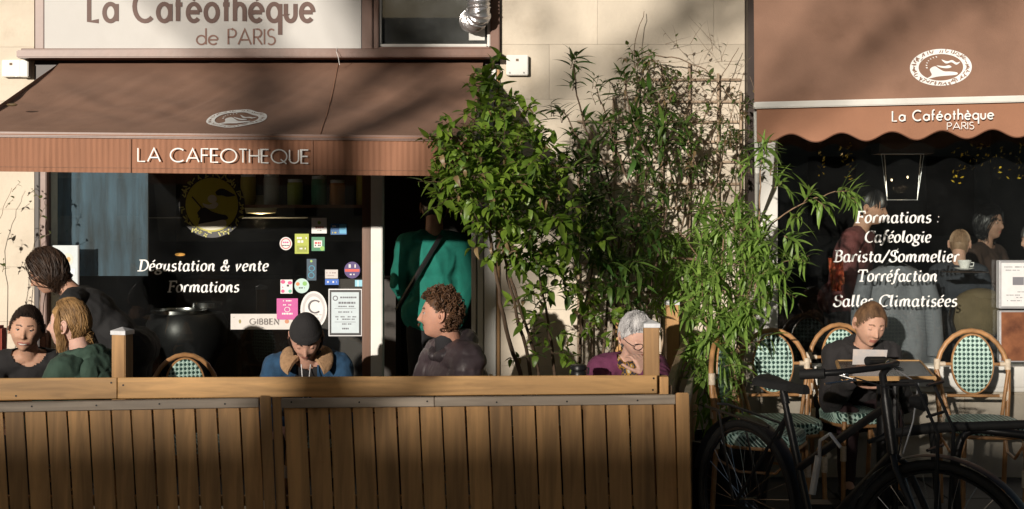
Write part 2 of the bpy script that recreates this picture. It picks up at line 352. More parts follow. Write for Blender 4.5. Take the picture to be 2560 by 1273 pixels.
ACC = {'é': ('e', [(.0, .0), (.17, .19)], .26), 'è': ('e', [(.17, .0), (.0, .19)], .16)}
def lettering(mb, text, org, u, v, cap, width, stroke, font=SANS, track=.12, shear=0.0, nib=False, th=.0012, align='l', spans=None):
    """org: baseline start; width: total width wanted in metres (scales the advance)"""
    u = Vector(u).normalized(); v = Vector(v).normalized(); nrm = u.cross(v).normalized(); org = Vector(org)
    items = []; x = 0
    for ch in text:
        base = ch; acc = None
        if ch in ACC: base, accp, _ = ACC[ch]; acc = accp
        adv, st = font[base]; items.append((x, st, acc, base)); x += adv + track
    tot = x - track; sx = width / (tot * cap) if width else 1.0
    xh = .70 if font is SANS else .82
    k = 0
    for (x0, st, acc, base) in items:
        st = list(st)
        if acc: st.append([(p[0] + .22, p[1] + xh) for p in acc])
        for pl in st:
            pts = [((x0 + p[0]) * cap * sx + shear * p[1] * cap, p[1] * cap) for p in pl]
            closed = (abs(pl[0][0] - pl[-1][0]) < 1e-4 and abs(pl[0][1] - pl[-1][1]) < 1e-4 and len(pl) > 5)
            n = len(pts); L = []; Rr = []
            for i in range(n):
                if closed: a = pts[(i - 1) % (n - 1)]; b = pts[(i + 1) % (n - 1)]
                else: a = pts[max(i - 1, 0)]; b = pts[min(i + 1, n - 1)]
                dx, dy = b[0] - a[0], b[1] - a[1]; ln = math.hypot(dx, dy) or 1e-6; dx /= ln; dy /= ln
                sc = 1.0
                if 0 < i < n - 1 or closed:
                    p0 = pts[(i - 1) % (n - 1)] if closed else pts[i - 1]
                    d1 = (pts[i][0] - p0[0], pts[i][1] - p0[1]); l1 = math.hypot(*d1) or 1e-6
                    cs = (d1[0] * dx + d1[1] * dy) / l1; sc = min(1 / max(cs, .45), 2.0)
                wd = stroke * .5
                if nib:
                    ang = math.atan2(dy, dx); wd = stroke * (.13 + .25 * abs(math.sin(ang - R(18))))
                    sc = min(sc, 1.3)
                L.append((pts[i][0] - dy * wd * sc, pts[i][1] + dx * wd * sc)); Rr.append((pts[i][0] + dy * wd * sc, pts[i][1] - dx * wd * sc))
            lift = th + (k % 9) * .0004; k += 1
            vs = [org + u * p[0] + v * p[1] + nrm * lift for p in L] + [org + u * p[0] + v * p[1] + nrm * lift for p in Rr]
            mb.add(vs, [(i, n + i, n + i + 1, i + 1) for i in range(n - 1)])
    return mb
EX = Vector((1, 0, 0)); EZ = Vector((0, 0, 1))
def disc(mb, c, u, v, rx, ry, lift=0, n=28, th=.001, mi=0):
    u = Vector(u).normalized(); v = Vector(v).normalized(); nr = u.cross(v).normalized(); c = Vector(c) + nr * lift
    mb.prism([c + u * rx * math.cos(2 * math.pi * i / n) + v * ry * math.sin(2 * math.pi * i / n) for i in range(n)], nr * th, mi)
def ring(mb, c, u, v, r0, r1, ry0, ry1, lift=0, n=40, mi=0, jag=0):
    u = Vector(u).normalized(); v = Vector(v).normalized(); nr = u.cross(v).normalized(); c = Vector(c) + nr * lift
    vs = []
    for i in range(n):
        a = 2 * math.pi * i / n; vs.append(c + u * r0 * math.cos(a) + v * ry0 * math.sin(a)); vs.append(c + u * r1 * math.cos(a) + v * ry1 * math.sin(a))
    mb.add(vs, [(2 * i, 2 * i + 1, (2 * i + 3) % (2 * n), (2 * i + 2) % (2 * n)) for i in range(n)], mi)
def ringmarks(mb, c, u, v, rx, ry, size, n, lift, rs, a0=0, a1=360, mi=0):
    """illegible little letter-like marks round a ring"""
    u = Vector(u).normalized(); v = Vector(v).normalized(); nr = u.cross(v).normalized(); c = Vector(c) + nr * lift
    rg = random.Random(rs)
    for i in range(n):
        if rg.random() < .14: continue
        a = R(a0 + (a1 - a0) * i / n); o = c + u * rx * math.cos(a) + v * ry * math.sin(a)
        rad = (u * rx * math.cos(a) + v * ry * math.sin(a)).normalized(); tan = nr.cross(rad)
        for q in range(rg.choice((2, 2, 3))):
            p0 = o + tan * size * rg.uniform(-.35, .35) + rad * size * rg.uniform(-.5, .1)
            p1 = p0 + (tan * rg.uniform(-.6, .6) + rad * rg.choice((.1, 1.0))) .normalized() * size * .8
            d = (p1 - p0).normalized(); s = nr.cross(d) * size * .11
            mb.add([p0 - s, p0 + s, p1 + s, p1 - s], [(0, 1, 2, 3)], mi)
def blob(mb, c, u, v, pts, lift, th=.0008, mi=0):
    u = Vector(u).normalized(); v = Vector(v).normalized(); nr = u.cross(v).normalized(); c = Vector(c) + nr * lift
    # Catmull-Rom smoothing
    n = len(pts); out = []
    for i in range(n):
        p0, p1, p2, p3 = pts[i - 1], pts[i], pts[(i + 1) % n], pts[(i + 2) % n]
        for k in range(4):
            t = k / 4
            out.append(tuple(.5 * ((2 * p1[j]) + (-p0[j] + p2[j]) * t + (2 * p0[j] - 5 * p1[j] + 4 * p2[j] - p3[j]) * t * t + (-p0[j] + 3 * p1[j] - 3 * p2[j] + p3[j]) * t ** 3) for j in (0, 1)))
    q = [c + u * p[0] + v * p[1] for p in out]
    mb.prism(q, nr * th, mi)
def emblem(mb, c, u, v, rx, ry, lift=.003):
    """oval emblem: ring with a band of marks and a figure bent over a bowl; mi 0 white, mi 1 ground"""
    ring(mb, c, u, v, rx * .72, rx, ry * .72, ry, lift, 48, 0)
    ringmarks(mb, c, u, v, rx * .86, ry * .86, rx * .13, 40, lift + .0012, 5, mi=1)
    b = lambda pts: blob(mb, c, u, v, [(p[0] * rx, p[1] * ry) for p in pts], lift)
    b([(-.36, -.1), (-.2, .06), (-.06, -.08), (.1, -.22), (.3, -.24), (.52, -.3), (.5, -.42), (.2, -.46), (-.1, -.5), (-.34, -.58), (-.5, -.62), (-.3, -.42)])
    b([(-.14, .1), (.0, -.02), (.2, -.06), (.34, .0), (.26, .1), (.1, .06)])
    b([(.02, .42), (.2, .32), (.36, .38), (.5, .24), (.62, .28), (.5, .12), (.34, .26), (.16, .2)])
    for k in range(7):
        a = R(95 + k * 16); b([(-.1 + .34 * math.cos(a), .1 + .42 * math.sin(a)), (-.1 + .40 * math.cos(a), .1 + .50 * math.sin(a)), (-.1 + .36 * math.cos(a + .12), .1 + .5 * math.sin(a + .12))])

# ------------------------------------------------------------------ ground and street behind the camera
g = MB(); g.add([(-400, -400, -.13), (400, -400, -.13), (400, 400, -.13), (-400, 400, -.13)], [(0, 1, 2, 3)])
single('road', g, M['asphalt'], 'dark asphalt road', None, (0, 0, -.13), kind='structure')
pv = Thing('pavement', 'grey slab pavement in front of the cafe', None); pv.o['kind'] = 'structure'; pv.o.pop('category', None)
g = MB(); g.bb((-14, -9.6, -.13), (14, .0, -.012)); pv.part('pavement_bed', g, M['mortar'])
for i in range(-9, 10):
    for j in range(4):
        g = MB(); x = i * .6; y = -j * .6; g.bb((x + .004, y - .596, -.012), (x + .596, y - .004, random.uniform(-.001, .002)))
        if -1.6 < x < 3.6 or j < 1: pv.part('paving_slab', g, M['slate'], bev=.003)
g = MB(); g.bb((-14, -9.8, -.13), (14, -9.602, 0)); pv.part('kerb', g, M['slate'], bev=.01)

# unseen long building, added so its roofline shades the bottom of the picture
SHY = -60.0
def far_shade_building():
    t = Thing('added_shade_building', 'long pale stone building with grey roof, added unseen across the street to shade the terrace', 'building', (-22, SHY, 0))
    zr = 11.19
    g = MB(); g.bb((-75, SHY - 8, -.1), (40, SHY, zr - 1.2)); t.part('wall', g, M['stone'])
    g = MB(); g.bb((-76, SHY - 8, zr - 1.2), (41, SHY + .3, zr)); t.part('roof', g, M['darkbrown'])
    for r in range(3):
        for k in range(38):
            g = MB(); x = -74 + k * 3; g.bb((x, SHY + .003, 1.2 + r * 2.9), (x + 1.1, SHY + .05, 3.1 + r * 2.9)); t.part('window', g, M['blackmetal'])
far_shade_building()
def side_shade_block(x0, x1, y1, h, label):  # unseen blocks added to darken the ambient light on the terrace
    t = Thing('added_shade_building', label, 'building', (x0, y1, 0)); g = MB(); g.bb((x0, y1 - 10, -.1), (x1, y1, h)); t.part('wall', g, M['stone'])
    g = MB(); g.bb((x0 - .3, y1 - 10.3, h), (x1 + .3, y1 + .3, h + .5)); t.part('roof', g, M['darkbrown'])
    for r in range(int(h / 3.2)):
        for k in range(int((x1 - x0) / 3)):
            g = MB(); x = x0 + 1 + k * 3; g.bb((x, y1 + .003, .9 + r * 3.1), (x + 1.2, y1 + .05, 2.9 + r * 3.1)); t.part('window', g, M['blackmetal'])
side_shade_block(.5, 45, -26, 13, 'pale stone block added across the street on the right hand side to cut sky light')
side_shade_block(-70, -25, -26, 13, 'pale stone block added across the street on the left hand side to cut sky light')

# street trees whose bare and leafy branches dapple the facade
def street_tree(x, y, h, seed, label):
    rg = random.Random(seed); t = Thing('plane_tree', label, 'tree', (x, y, -.13), 'street trees across the road')
    tr = MB(); br = MB(); leaves = []
    def grow(p, d, ln, r, lev):
        pts = [p]; q = p.copy(); dd = d.copy(); n = 5
        for i in range(n):
            dd = (dd + Vector((rg.uniform(-.2, .2), rg.uniform(-.2, .2), rg.uniform(-.08, .16)))).normalized(); q = q + dd * ln / n; pts.append(q.copy())
        (tr if lev == 0 else br).tube(pts, [lerp(r, r * .55, i / n) for i in range(n + 1)], 7 if lev < 2 else 4)
        if lev >= 3:
            for i in range(int(15)):
                leaves.append((pts[rg.randint(1, n)] + Vector([rg.gauss(0, .22) for _ in range(3)]), rg.uniform(.05, .09)))
            return
        for i in range(4 if lev == 0 else 4):
            k = rg.randint(4, n) if lev == 0 else rg.randint(2, n); a = rg.uniform(0, 6.28); s = rg.uniform(.5, 1.0)
            nd = (dd * .5 + Vector((math.cos(a) * s, math.sin(a) * s, rg.uniform(.0, .6)))).normalized()
            grow(pts[k], nd, ln * rg.uniform(.55, .75), r * (.36 if lev == 0 else .5), lev + 1)
    grow(Vector((x, y, -.13)), Vector((0, 0, 1)), h * .5, .19, 0)
    lm = MB()
    for p, s in leaves:
        a = Vector([rg.gauss(0, 1) for _ in range(3)]).normalized(); b = a.orthogonal().normalized(); c = a.cross(b)
        lm.add([p - b * s, p + c * s, p + b * s, p - c * s], [(0, 1, 2, 3)])
    t.part('trunk', tr, M['bark'], smooth=50); t.part('branch', br, M['bark'], smooth=50, kind='stuff'); t.part('foliage', lm, M['leafD'], kind='stuff')
street_tree(-8.75, -25, 12.5, 3, 'tall plane tree leaning over the far pavement, left of two')
street_tree(-8.7, -21, 12.0, 8, 'shorter plane tree on the far pavement, right of two')

# ------------------------------------------------------------------ the cafe building
B = Thing('cafe_building', 'cream limestone cafe front with two shop windows and an open doorway', 'building', (0, 0, 0))
ZT = 4.2
xl0, xl1 = -5.2, wx(86)                # left stone strip
xm0, xm1 = wx(1250), wx(1862)          # stone between the shops
xr0 = wx(1943); xr1 = 4.6
ztop = 2.5                              # over the shop openings
wm = MB()
wm.bb((xl0, .03, 0), (xl1, .35, ZT)); wm.bb((xm0, .03, 0), (xm1, .35, ZT)); wm.bb((xl1, .08, ztop + 1.0), (xm0, .35, ZT))
wm.bb((xm1, .08, 2.55), (xr1, .35, ZT)); wm.bb((wx(86), .075, 0), (wx(117), .3, ztop)); wm.bb((xl1, .12, ztop - .06), (xm0, .35, ztop + 1.0))
B.part('wall', wm, M['mortar'])
def blocks(x0, x1, z0, z1, seed, ch=.325, bl=.62):
    rg = random.Random(seed); z = z0; row = 0
    while z < z1 - .02:
        h = min(ch * rg.uniform(.94, 1.06), z1 - z)
        if z1 - (z + h) < .12: h = z1 - z
        x = x0; first = True
        while x < x1 - .01:
            L = bl * rg.uniform(.75, 1.15) * (.5 if first and row % 2 else 1); first = False
            if x + L > x1 - .14: L = x1 - x
            g = MB(); g.bb((x + .0005, -rg.uniform(0, .0012), z + .0005), (x + L - .0005, .032, z + h - .0005))
            B.part('stone_block', g, M['stone'], bev=.0008); x += L
        z += h; row += 1
blocks(xl0, xl1, 0, ZT, 1); blocks(xm0, xm1, 0, ZT, 2)
# interiors
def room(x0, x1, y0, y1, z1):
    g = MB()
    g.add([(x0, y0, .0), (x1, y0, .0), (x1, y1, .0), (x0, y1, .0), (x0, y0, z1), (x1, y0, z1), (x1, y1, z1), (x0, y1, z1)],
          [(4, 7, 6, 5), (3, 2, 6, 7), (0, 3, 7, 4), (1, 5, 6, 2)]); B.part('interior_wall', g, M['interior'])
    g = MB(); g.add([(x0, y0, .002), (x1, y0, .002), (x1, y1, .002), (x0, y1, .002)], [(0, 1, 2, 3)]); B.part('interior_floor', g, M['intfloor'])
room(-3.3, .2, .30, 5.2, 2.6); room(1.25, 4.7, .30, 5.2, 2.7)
# left shopfront: brown posts, glass, jambs
def framebox(name, x0, x1, z0, z1, y0, y1, m, bev=.004, parent=None, label=None):
    g = MB(); g.bb((x0, y0, z0), (x1, y1, z1)); return B.part(name, g, m, parent=parent, bev=bev, label=label)
framebox('door_post', wx(86), wx(98), 0, 2.52, .0, .074, M['darkbrown'])
framebox('window_post', wx(103), wx(118), 0, 2.44, -.02, .07, M['brownpaint'])
sw = framebox('shop_window', wx(118.5), wx(905), .30, .42, -.03, .09, M['brownwood'])
g = MB(); g.bb((wx(118), .035, .42), (wx(906), .041, 2.44)); B.part('pane', g, M['glass'], parent=sw)
framebox('window_post', wx(906), wx(927.5), 0, 2.44, -.015, .09, M['brownwood'])
framebox('door_jamb', wx(928), wx(957), 0, 2.44, -.025, .10, M['whitepaint'])
framebox('stall_riser', wx(118.5), wx(905), 0, .298, .0, .2, M['brownwood'])
# open white door folded back at the right of the doorway
dr = MB(); dr.bb((wx(1178), .02, .02), (wx(1190), .32, 2.35)); B.part('door', dr, M['whitepaint'], bev=.004)
framebox('door_jamb', wx(1194), wx(1208), 0, 2.44, -.012, .14, M['whitepaint'])
framebox('door_jamb', wx(1211), wx(1240), 0, 2.44, -.035, .1, M['whitepaint'])
framebox('door_post', wx(1240.5), wx(1249.5), 0, 2.44, -.02, .09, M['woodz'])
framebox('lintel', xl1 + .005, xm0 - .005, 2.445, 2.50, -.01, .12, M['darkbrown'])
# upper brown surround, window with white inner frame
framebox('surround', wx(92), wx(114), 2.505, ZT, -.03, .11, M['brownpaint'])
framebox('surround', wx(906), wx(932), 2.505, ZT, -.03, .11, M['brownpaint'])
framebox('surround', wx(936), wx(948), 2.535, ZT, -.045, .11, M['brownpaint'])
framebox('surround', wx(1226), wx(1249), 2.505, ZT, -.045, .11, M['brownpaint'])
framebox('surround', wx(949), wx(1225), 2.505, wz(119), -.04, .11, M['brownpaint'])
uw = framebox('upper_window', wx(948.5), wx(953), wz(118), ZT, -.02, .1, M['whitepaint'])
framebox('sill_frame', wx(953.3), wx(1218), wz(118), wz(111), -.021, .1, M['whitepaint'], parent=uw)
framebox('side_frame', wx(1218.3), wx(1225.5), wz(118), ZT, -.02, .1, M['whitepaint'], parent=uw)
g = MB(); g.bb((wx(953), .03, wz(111)), (wx(1218), .036, ZT)); B.part('pane', g, M['glass2'], parent=uw)
g = MB(); g.bb((wx(950), .108, wz(119)), (wx(1222), .114, ZT)); B.part('blind', g, mat('blind', (.13, .125, .10), .8, .5, 4, dirt=.6), parent=uw)
g = MB(); g.bb((wx(1172), .02, wz(100)), (wx(1212), .028, wz(30))); B.part('duct_panel', g, M['whitepaint'], parent=uw, bev=.002)
# ledge over the awning
lg = MB(); lg.hexa([W(65, 152, -.16), W(1245, 150, -.16), W(1245, 150, .0), W(65, 152, .0), W(65, 133, -.16), W(1245, 130, -.16), W(1245, 130, .0), W(65, 133, .0)])
B.part('ledge', lg, M['brownpaint'], bev=.006)
lg = MB(); lg.bb((wx(72), -.13, wz(132)), (wx(1240), .0, wz(127.5))); B.part('ledge_trim', lg, M['brownpaint'], bev=.003)
# right shopfront
framebox('corner_board', wx(1863), wx(1885), wz(600), ZT, -.10, .05, M['darkbrown'])
framebox('corner_board', wx(1863), wx(1885), 0, wz(601), -.04, .05, M['base'])
framebox('window_jamb', wx(1886), wx(1942), wz(935), 2.6, -.03, .12, M['whitepaint'])
rw = framebox('shop_window', wx(1943), xr1, wz(965), wz(914), -.06, .12, M['whitepaint'], label='white painted window sill')
g = MB(); g.bb((wx(1943), .035, wz(914)), (xr1, .041, 2.6)); B.part('pane', g, M['glass'], parent=rw)
framebox('sill_moulding', wx(1886), xr1, wz(978), wz(966), -.035, .12, M['whitepaint'])
framebox('stall_riser', wx(1886), xr1, wz(1062), wz(979), -.0, .2, M['base'])
for k in range(5): framebox('riser_panel', wx(1900 + k * 170), wx(2058 + k * 170), wz(1056), wz(986), -.018, -.001, M['base'])
framebox('plinth', wx(1886), xr1, 0, wz(1063), -.03, .2, M['base'])
framebox('plinth_moulding', wx(1886), xr1, wz(1090), wz(1064), -.055, -.031, M['base'])

# signboard
S = Thing('shop_sign', 'large pale sign board above the awning with brown cafe name lettering', 'sign', W(115, 127, 0))
g = MB(); g.bb((wx(115), -.03, wz(127)), (wx(905), .02, 3.45)); S.part('board', g, M['signwhite'], bev=.003)
g = MB(); lettering(g, 'La Caféothèque', (wx(227), -.031, wz(55)), EX, EZ, 74 / 420, (787 - 229) / 420, 11 / 420, track=.27); S.part('lettering', g, M['signbrown'])
g = MB(); lettering(g, 'de PARIS', (wx(495), -.031, wz(113)), EX, EZ, 38 / 420, (690 - 495) / 420, 4.2 / 420, track=.17); S.part('lettering', g, M['signbrown2'])

# left awning
A = Thing('awning', 'long brown awning with straight valance over the left shop window', 'awning', W(620, 157, 0))
DF = 6.42
tl, trr = W(152, 158, -.02), W(1208, 156, -.02); fl, fr = P(-98, 330, DF), P(1180, 342, DF)
def awn(i, j):
    p = tl.lerp(trr, i).lerp(fl.lerp(fr, i), j); s = math.sin(math.pi * j)
    n1 = noise.noise(Vector((i * 9, j * 2.2, 3.1))); n2 = noise.noise(Vector((i * 34 + j * 6, j * 1.5, 8.0)))
    n3 = noise.noise(Vector((i * 14 - j * 7, j * 5.5, 1.0)))
    top = max(0, 1 - j * 3)
    return p + Vector((0, 0, -.030 * s + .022 * n1 * s + .011 * n2 * (s + top * .25) + .010 * n3 * s))
g = MB(); g.patch(awn, 120, 40, (0, 0, -.003)); A.part('canvas', g, M['canvas'], smooth=60)
g = MB(); g.tube([Vector(awn(lerp(.659, .703, k / 24), k / 24)) + Vector((0, -.001, .002)) for k in range(25)], .0022, 5); A.part('seam', g, M['canvas3'], smooth=60)
bl, br_ = P(-104, 331, DF), P(1184, 343, DF)
def bar(mb, a, b, h0, h1, y0, y1):
    mb.hexa([a + Vector((0, y0, h0)), b + Vector((0, y0, h0)), b + Vector((0, y1, h0)), a + Vector((0, y1, h0)), a + Vector((0, y0, h1)), b + Vector((0, y0, h1)), b + Vector((0, y1, h1)), a + Vector((0, y1, h1))])
g = MB(); bar(g, bl, br_, -.022, .004, -.03, .02); A.part('front_bar', g, M['brownpaint'], bev=.006)
g = MB(); bar(g, bl, br_, -.010, -.006, -.033, -.031); A.part('bar_trim', g, M['canvas3'])
def val(i, j):
    a = P(-104, 343, DF - .012).lerp(P(1182, 352, DF - .012), i); b = P(-104, 428, DF - .012).lerp(P(1182, 441, DF - .012), i)
    p = a.lerp(b, j); return p + Vector((0, .014 * j * noise.noise(Vector((i * 26, j * .6, 0))) + .0011 * math.sin(i * 560) * 1, 0))
g = MB(); g.patch(val, 900, 5, (0, .002, 0)); A.part('valance', g, M['canvas2'], smooth=60)
for (px) in (325, 780):
    g = MB(); a = P(px, 347, DF - .024); b = P(px, 432, DF - .024); g.box((a + b) / 2, (.003, .002, (a - b).length)); A.part('seam', g, M['canvas'])
g = MB(); g.tube([Vector(val(k / 120, .86)) + Vector((0, -.0015, 0)) for k in range(121)], .0013, 4); A.part('hem_stitch', g, M['canvas'], smooth=60)
g = MB(); lettering(g, 'LA CAFEOTHEQUE', P(345, 403.5, DF - .03), P(768, 408.5, DF - .03) - P(345, 403.5, DF - .03), EZ, 33 * DF / FP, 424 * DF / FP, 3.3 * DF / FP, track=.17); A.part('lettering', g, M['white'])
u = (fr - fl).normalized(); cE = tl.lerp(trr, .405).lerp(fl.lerp(fr, .476), .735); vv = (tl - fl); vv = (W(640, 158, 0) - P(560, 336, DF)).normalized()
vv = (vv - u * vv.dot(u)).normalized()
g = MB(); cE = P(578, 289, 6.83); cE.z += .028
emblem(g, Vector((0, 0, 0)), EX, Vector((0, -1, 0)), .148, .20, .0)
_wI = (fr - fl).length; _wJ = (fl - tl).length; _c = awn(.405, .735)
def _on(v, i0=.512, j0=.775):
    i, j = i0 + v.x / _wI, j0 + v.y / _wJ; p = awn(i, j); n = (awn(i + .004, j) - p).cross(awn(i, j + .01) - p).normalized()
    if n.z < 0: n = -n
    return p + n * (.003 + abs(v.z))
g.v = [_on(v) for v in g.v]; A.part('emblem', g, [M['white'], M['canvas']])
g = MB(); g.tube([W(175, 185, -.03), W(140, 215, -.25), P(30, 300, 6.9)], .014, 8); g.bb((wx(98), -.05, wz(222)), (wx(150), -.0, wz(165))); A.part('arm', g, M['darkbrown'])
g = MB(); g.tube([W(1195, 190, -.02), P(1190, 330, 6.9), P(1178, 352, DF + .05)], .013, 8); A.part('arm', g, M['darkbrown'])
g = MB(); g.add([tl, fl, P(-98, 352, DF), W(152, 205, 0)], [(0, 1, 2, 3)]); A.part('side_panel', g, M['canvas']); g = MB(); g.add([trr + Vector((.0, 0, 0)), fr, P(1182, 372, DF), W(1206, 182, 0)], [(3, 2, 1, 0)]); A.part('side_panel', g, M['canvas'])
g = MB(); g.ell(P(30, 272, 6.78) + Vector((0, 0, .02)), (.028, .012, .008)); single('fallen_leaf', g, M['leafdry'], 'dry curled leaf lying on the left end of the brown awning', 'leaf', P(30, 272, 6.78))

# right awning, steep, scalloped
A2 = Thing('awning', 'steep brown awning with scalloped valance over the right shop window', 'awning', W(2200, -300, 0))
def awn2(i, j):
    a = P(1878, -420, 7.93).lerp(P(3300, -420, 7.93), i); b = P(1886, 262, 7.40).lerp(P(3330, 228, 7.40), i); p = a.lerp(b, j)
    return p + Vector((0, -.02 * math.sin(math.pi * j) + .018 * noise.noise(Vector((i * 6, j * 3, 2))) * math.sin(math.pi * j), 0))
g = MB(); g.patch(awn2, 60, 40, (0, .003, 0)); A2.part('canvas', g, M['canvas'], smooth=60)
g = MB(); bar(g, P(1884, 264, 7.37), P(3340, 228, 7.37), -.018, .018, -.02, .02); A2.part('front_bar', g, M['whitepaint'], bev=.005)
def val2(i, j):
    x = lerp(1892, 3330, i); zt = 262 - (x - 1884) * .0255 + 8; ph = (x - 1977) / 126 * 2 * math.pi
    zb = 349 - (x - 1900) * .023 - 11 * (math.cos(ph))
    if x < 1925: zb = 357
    y = lerp(zt, zb, j); return P(x, y, 7.38 - .012 * j) + Vector((0, .012 * j * noise.noise(Vector((i * 22, 0, 5))), 0))
g = MB(); g.patch(val2, 260, 5, (0, .002, 0)); A2.part('valance', g, M['canvas3'], smooth=60)
def hem(x):
    p = Vector(val2((x - 1892) / (3330 - 1892), 1)); return p + Vector((0, -.002, .003))
g = MB(); g.tube([hem(x) for x in range(1893, 3325, 8)], .0035, 5); A2.part('hem', g, M['brownpaint'])
uu = (P(2485, 296, 7.35) - P(2228, 302, 7.35))
g = MB(); lettering(g, 'La Caféothèque', P(2231, 303, 7.345), uu, EZ, 25 * 7.35 / FP, 252 * 7.35 / FP, 3.6 * 7.35 / FP, track=.26); A2.part('lettering', g, M['white'])
g = MB(); lettering(g, 'PARIS', P(2368, 324, 7.345), uu, EZ, 17 * 7.35 / FP, 66 * 7.35 / FP, 1.9 * 7.35 / FP, track=.17); A2.part('lettering', g, M['white'])
c2 = P(2340, 180, 7.41); v2 = (P(2340, 0, 7.60) - P(2340, 250, 7.405)).normalized()
g = MB(); emblem(g, Vector((0, 0, 0)), EX, Vector((0, 1, 0)), 76 * 7.4 / FP, 45 * 7.4 / FP, 0)
_i0, _j0 = .323, .885
def _on2(v):
    p = awn2(_i0 + v.x / 3.12, _j0 - v.y / 1.53); return p + Vector((0, -.003 - abs(v.z), 0))
g.v = [_on2(v) for v in g.v]; A2.part('emblem', g, [M['white'], M['canvas']])
g = MB(); g.tube([P(1888, 280, 7.38), P(1893, 430, 7.5), P(1890, 560, 7.9)], [.009, .014, .006], 8); A2.part('arm', g, M['whitepaint'])

# utility boxes, duct
def ubox(px0, py0, px1, py1, label):
    t = Thing('utility_box', label, 'box', W(px0, py1, 0)); g = MB(); g.bb((wx(px0), -.05, wz(py1)), (wx(px1), 0, wz(py0))); t.part('case', g, M['whitepaint'], bev=.004)
    for q, rr in (((.15, .12), .006), ((.8, .12), .006)):
        g = MB(); c = Vector((lerp(wx(px0), wx(px1), q[0]), -.051, lerp(wz(py1), wz(py0), q[1]))); g.lathe(c, [(0, .002), (rr, .002), (rr, 0)], 10, Matrix.Rotation(R(90), 3, 'X')); t.part('screw', g, M['steel'])
    g = MB(); c = Vector((lerp(wx(px0), wx(px1), .5), -.0515, lerp(wz(py1), wz(py0), .75))); g.box(c, (.016, .002, .014)); t.part('plate', g, M['drytwig'])
    return t
t = ubox(12, 152, 58, 194, 'white electrical box on stone left of the awning')
g = MB(); g.bb((wx(58.5), -.065, wz(195)), (wx(80), 0, wz(153))); t.part('case', g, M['whitepaint'], bev=.004)
ubox(1266, 140, 1320, 190, 'white electrical box on stone wall right of the long awning')
D = Thing('exhaust_duct', 'crinkled silver flexible duct bending out of the upper window', 'duct', W(1190, 0, -.1))
path = []
for k in range(90):
    t_ = k / 89
    if t_ < .62: path.append(W(1200 + 2 * math.sin(t_ * 9), lerp(-160, 38, t_ / .62), -.16))
    else:
        a = (t_ - .62) / .38 * math.pi * .75; path.append(W(1200 - 14 * (1 - math.cos(a)), 38 + 16 * math.sin(a), -.16 + .075 * (1 - math.cos(a)) * 1.4))
rr = [(.066 + .006 * math.sin(k * 2.4) + .004 * noise.noise(Vector((k * .4, 0, 0)))) for k in range(90)]
g = MB(); g.tube(path, rr, 20); D.part('tube', g, M['foil'], smooth=50)
g = MB(); g.tube([P(843, 118, 7.9), P(841, 130, 7.8), P(846, 145, 7.8), P(849, 163, 7.8)], .0015, 5); single('hanging_wire', g, M['white'], 'thin pale wire dangling from the ledge onto the awning', 'wire')

# ------------------------------------------------------------------ lettering and stickers on glass
def winText(lines, label, y=.033):
    for i, (txt, x0, x1, base, cap, st) in enumerate(lines):
        g = MB(); lettering(g, txt, (wx(x0), y, wz(base)), EX, EZ, cap / 420, (x1 - x0) / 420 - .16 * cap / 420, st / 420, font=ITAL, track=.10, shear=.17, nib=True)
        single('window_lettering', g, M['white'], label[i], 'lettering', (wx(x0), y, wz(base)))
winText([('Dégustation & vente', 340, 671, 678, 27, 6.2), ('Formations', 414, 598, 731, 27, 6.2)],
        ['white italic words Dégustation & vente on the left shop window', 'white italic word Formations lower on the left shop window'])
winText([('Formations :', 2141, 2356, 557, 28, 6.6), ('Caféologie', 2164, 2334, 606, 28, 6.6), ('Barista/Sommelier', 2086, 2404, 655, 28, 6.6), ('Torréfaction', 2146, 2350, 704, 28, 6.6), ('Salles Climatisées', 2086, 2400, 767, 28, 6.6)],
        ['white italic heading Formations with colon on the right shop window', 'white italic word Caféologie on the right window', 'white italic words Barista/Sommelier on the right window', 'white italic word Torréfaction on the right window', 'white italic words Salles Climatisées lowest on the right window'])
cols = {}
def cm(c, rough=.5):
    k = tuple(c)
    if k not in cols: cols[k] = mat('print_%d' % len(cols), c, rough, .06, 20)
    return cols[k]
def marks(mb, x0, x1, z, h, seed, y, mi=0, fill=.8):
    rg = random.Random(seed); x = x0
    while x < x1:
        wd = rg.uniform(.5, 1.4) * h
        if rg.random() < fill: mb.add([(x, y, z), (min(x + wd, x1), y, z), (min(x + wd, x1), y, z + h), (x, y, z + h)], [(0, 1, 2, 3)], mi)
        x += wd * 1.25
GY = .030
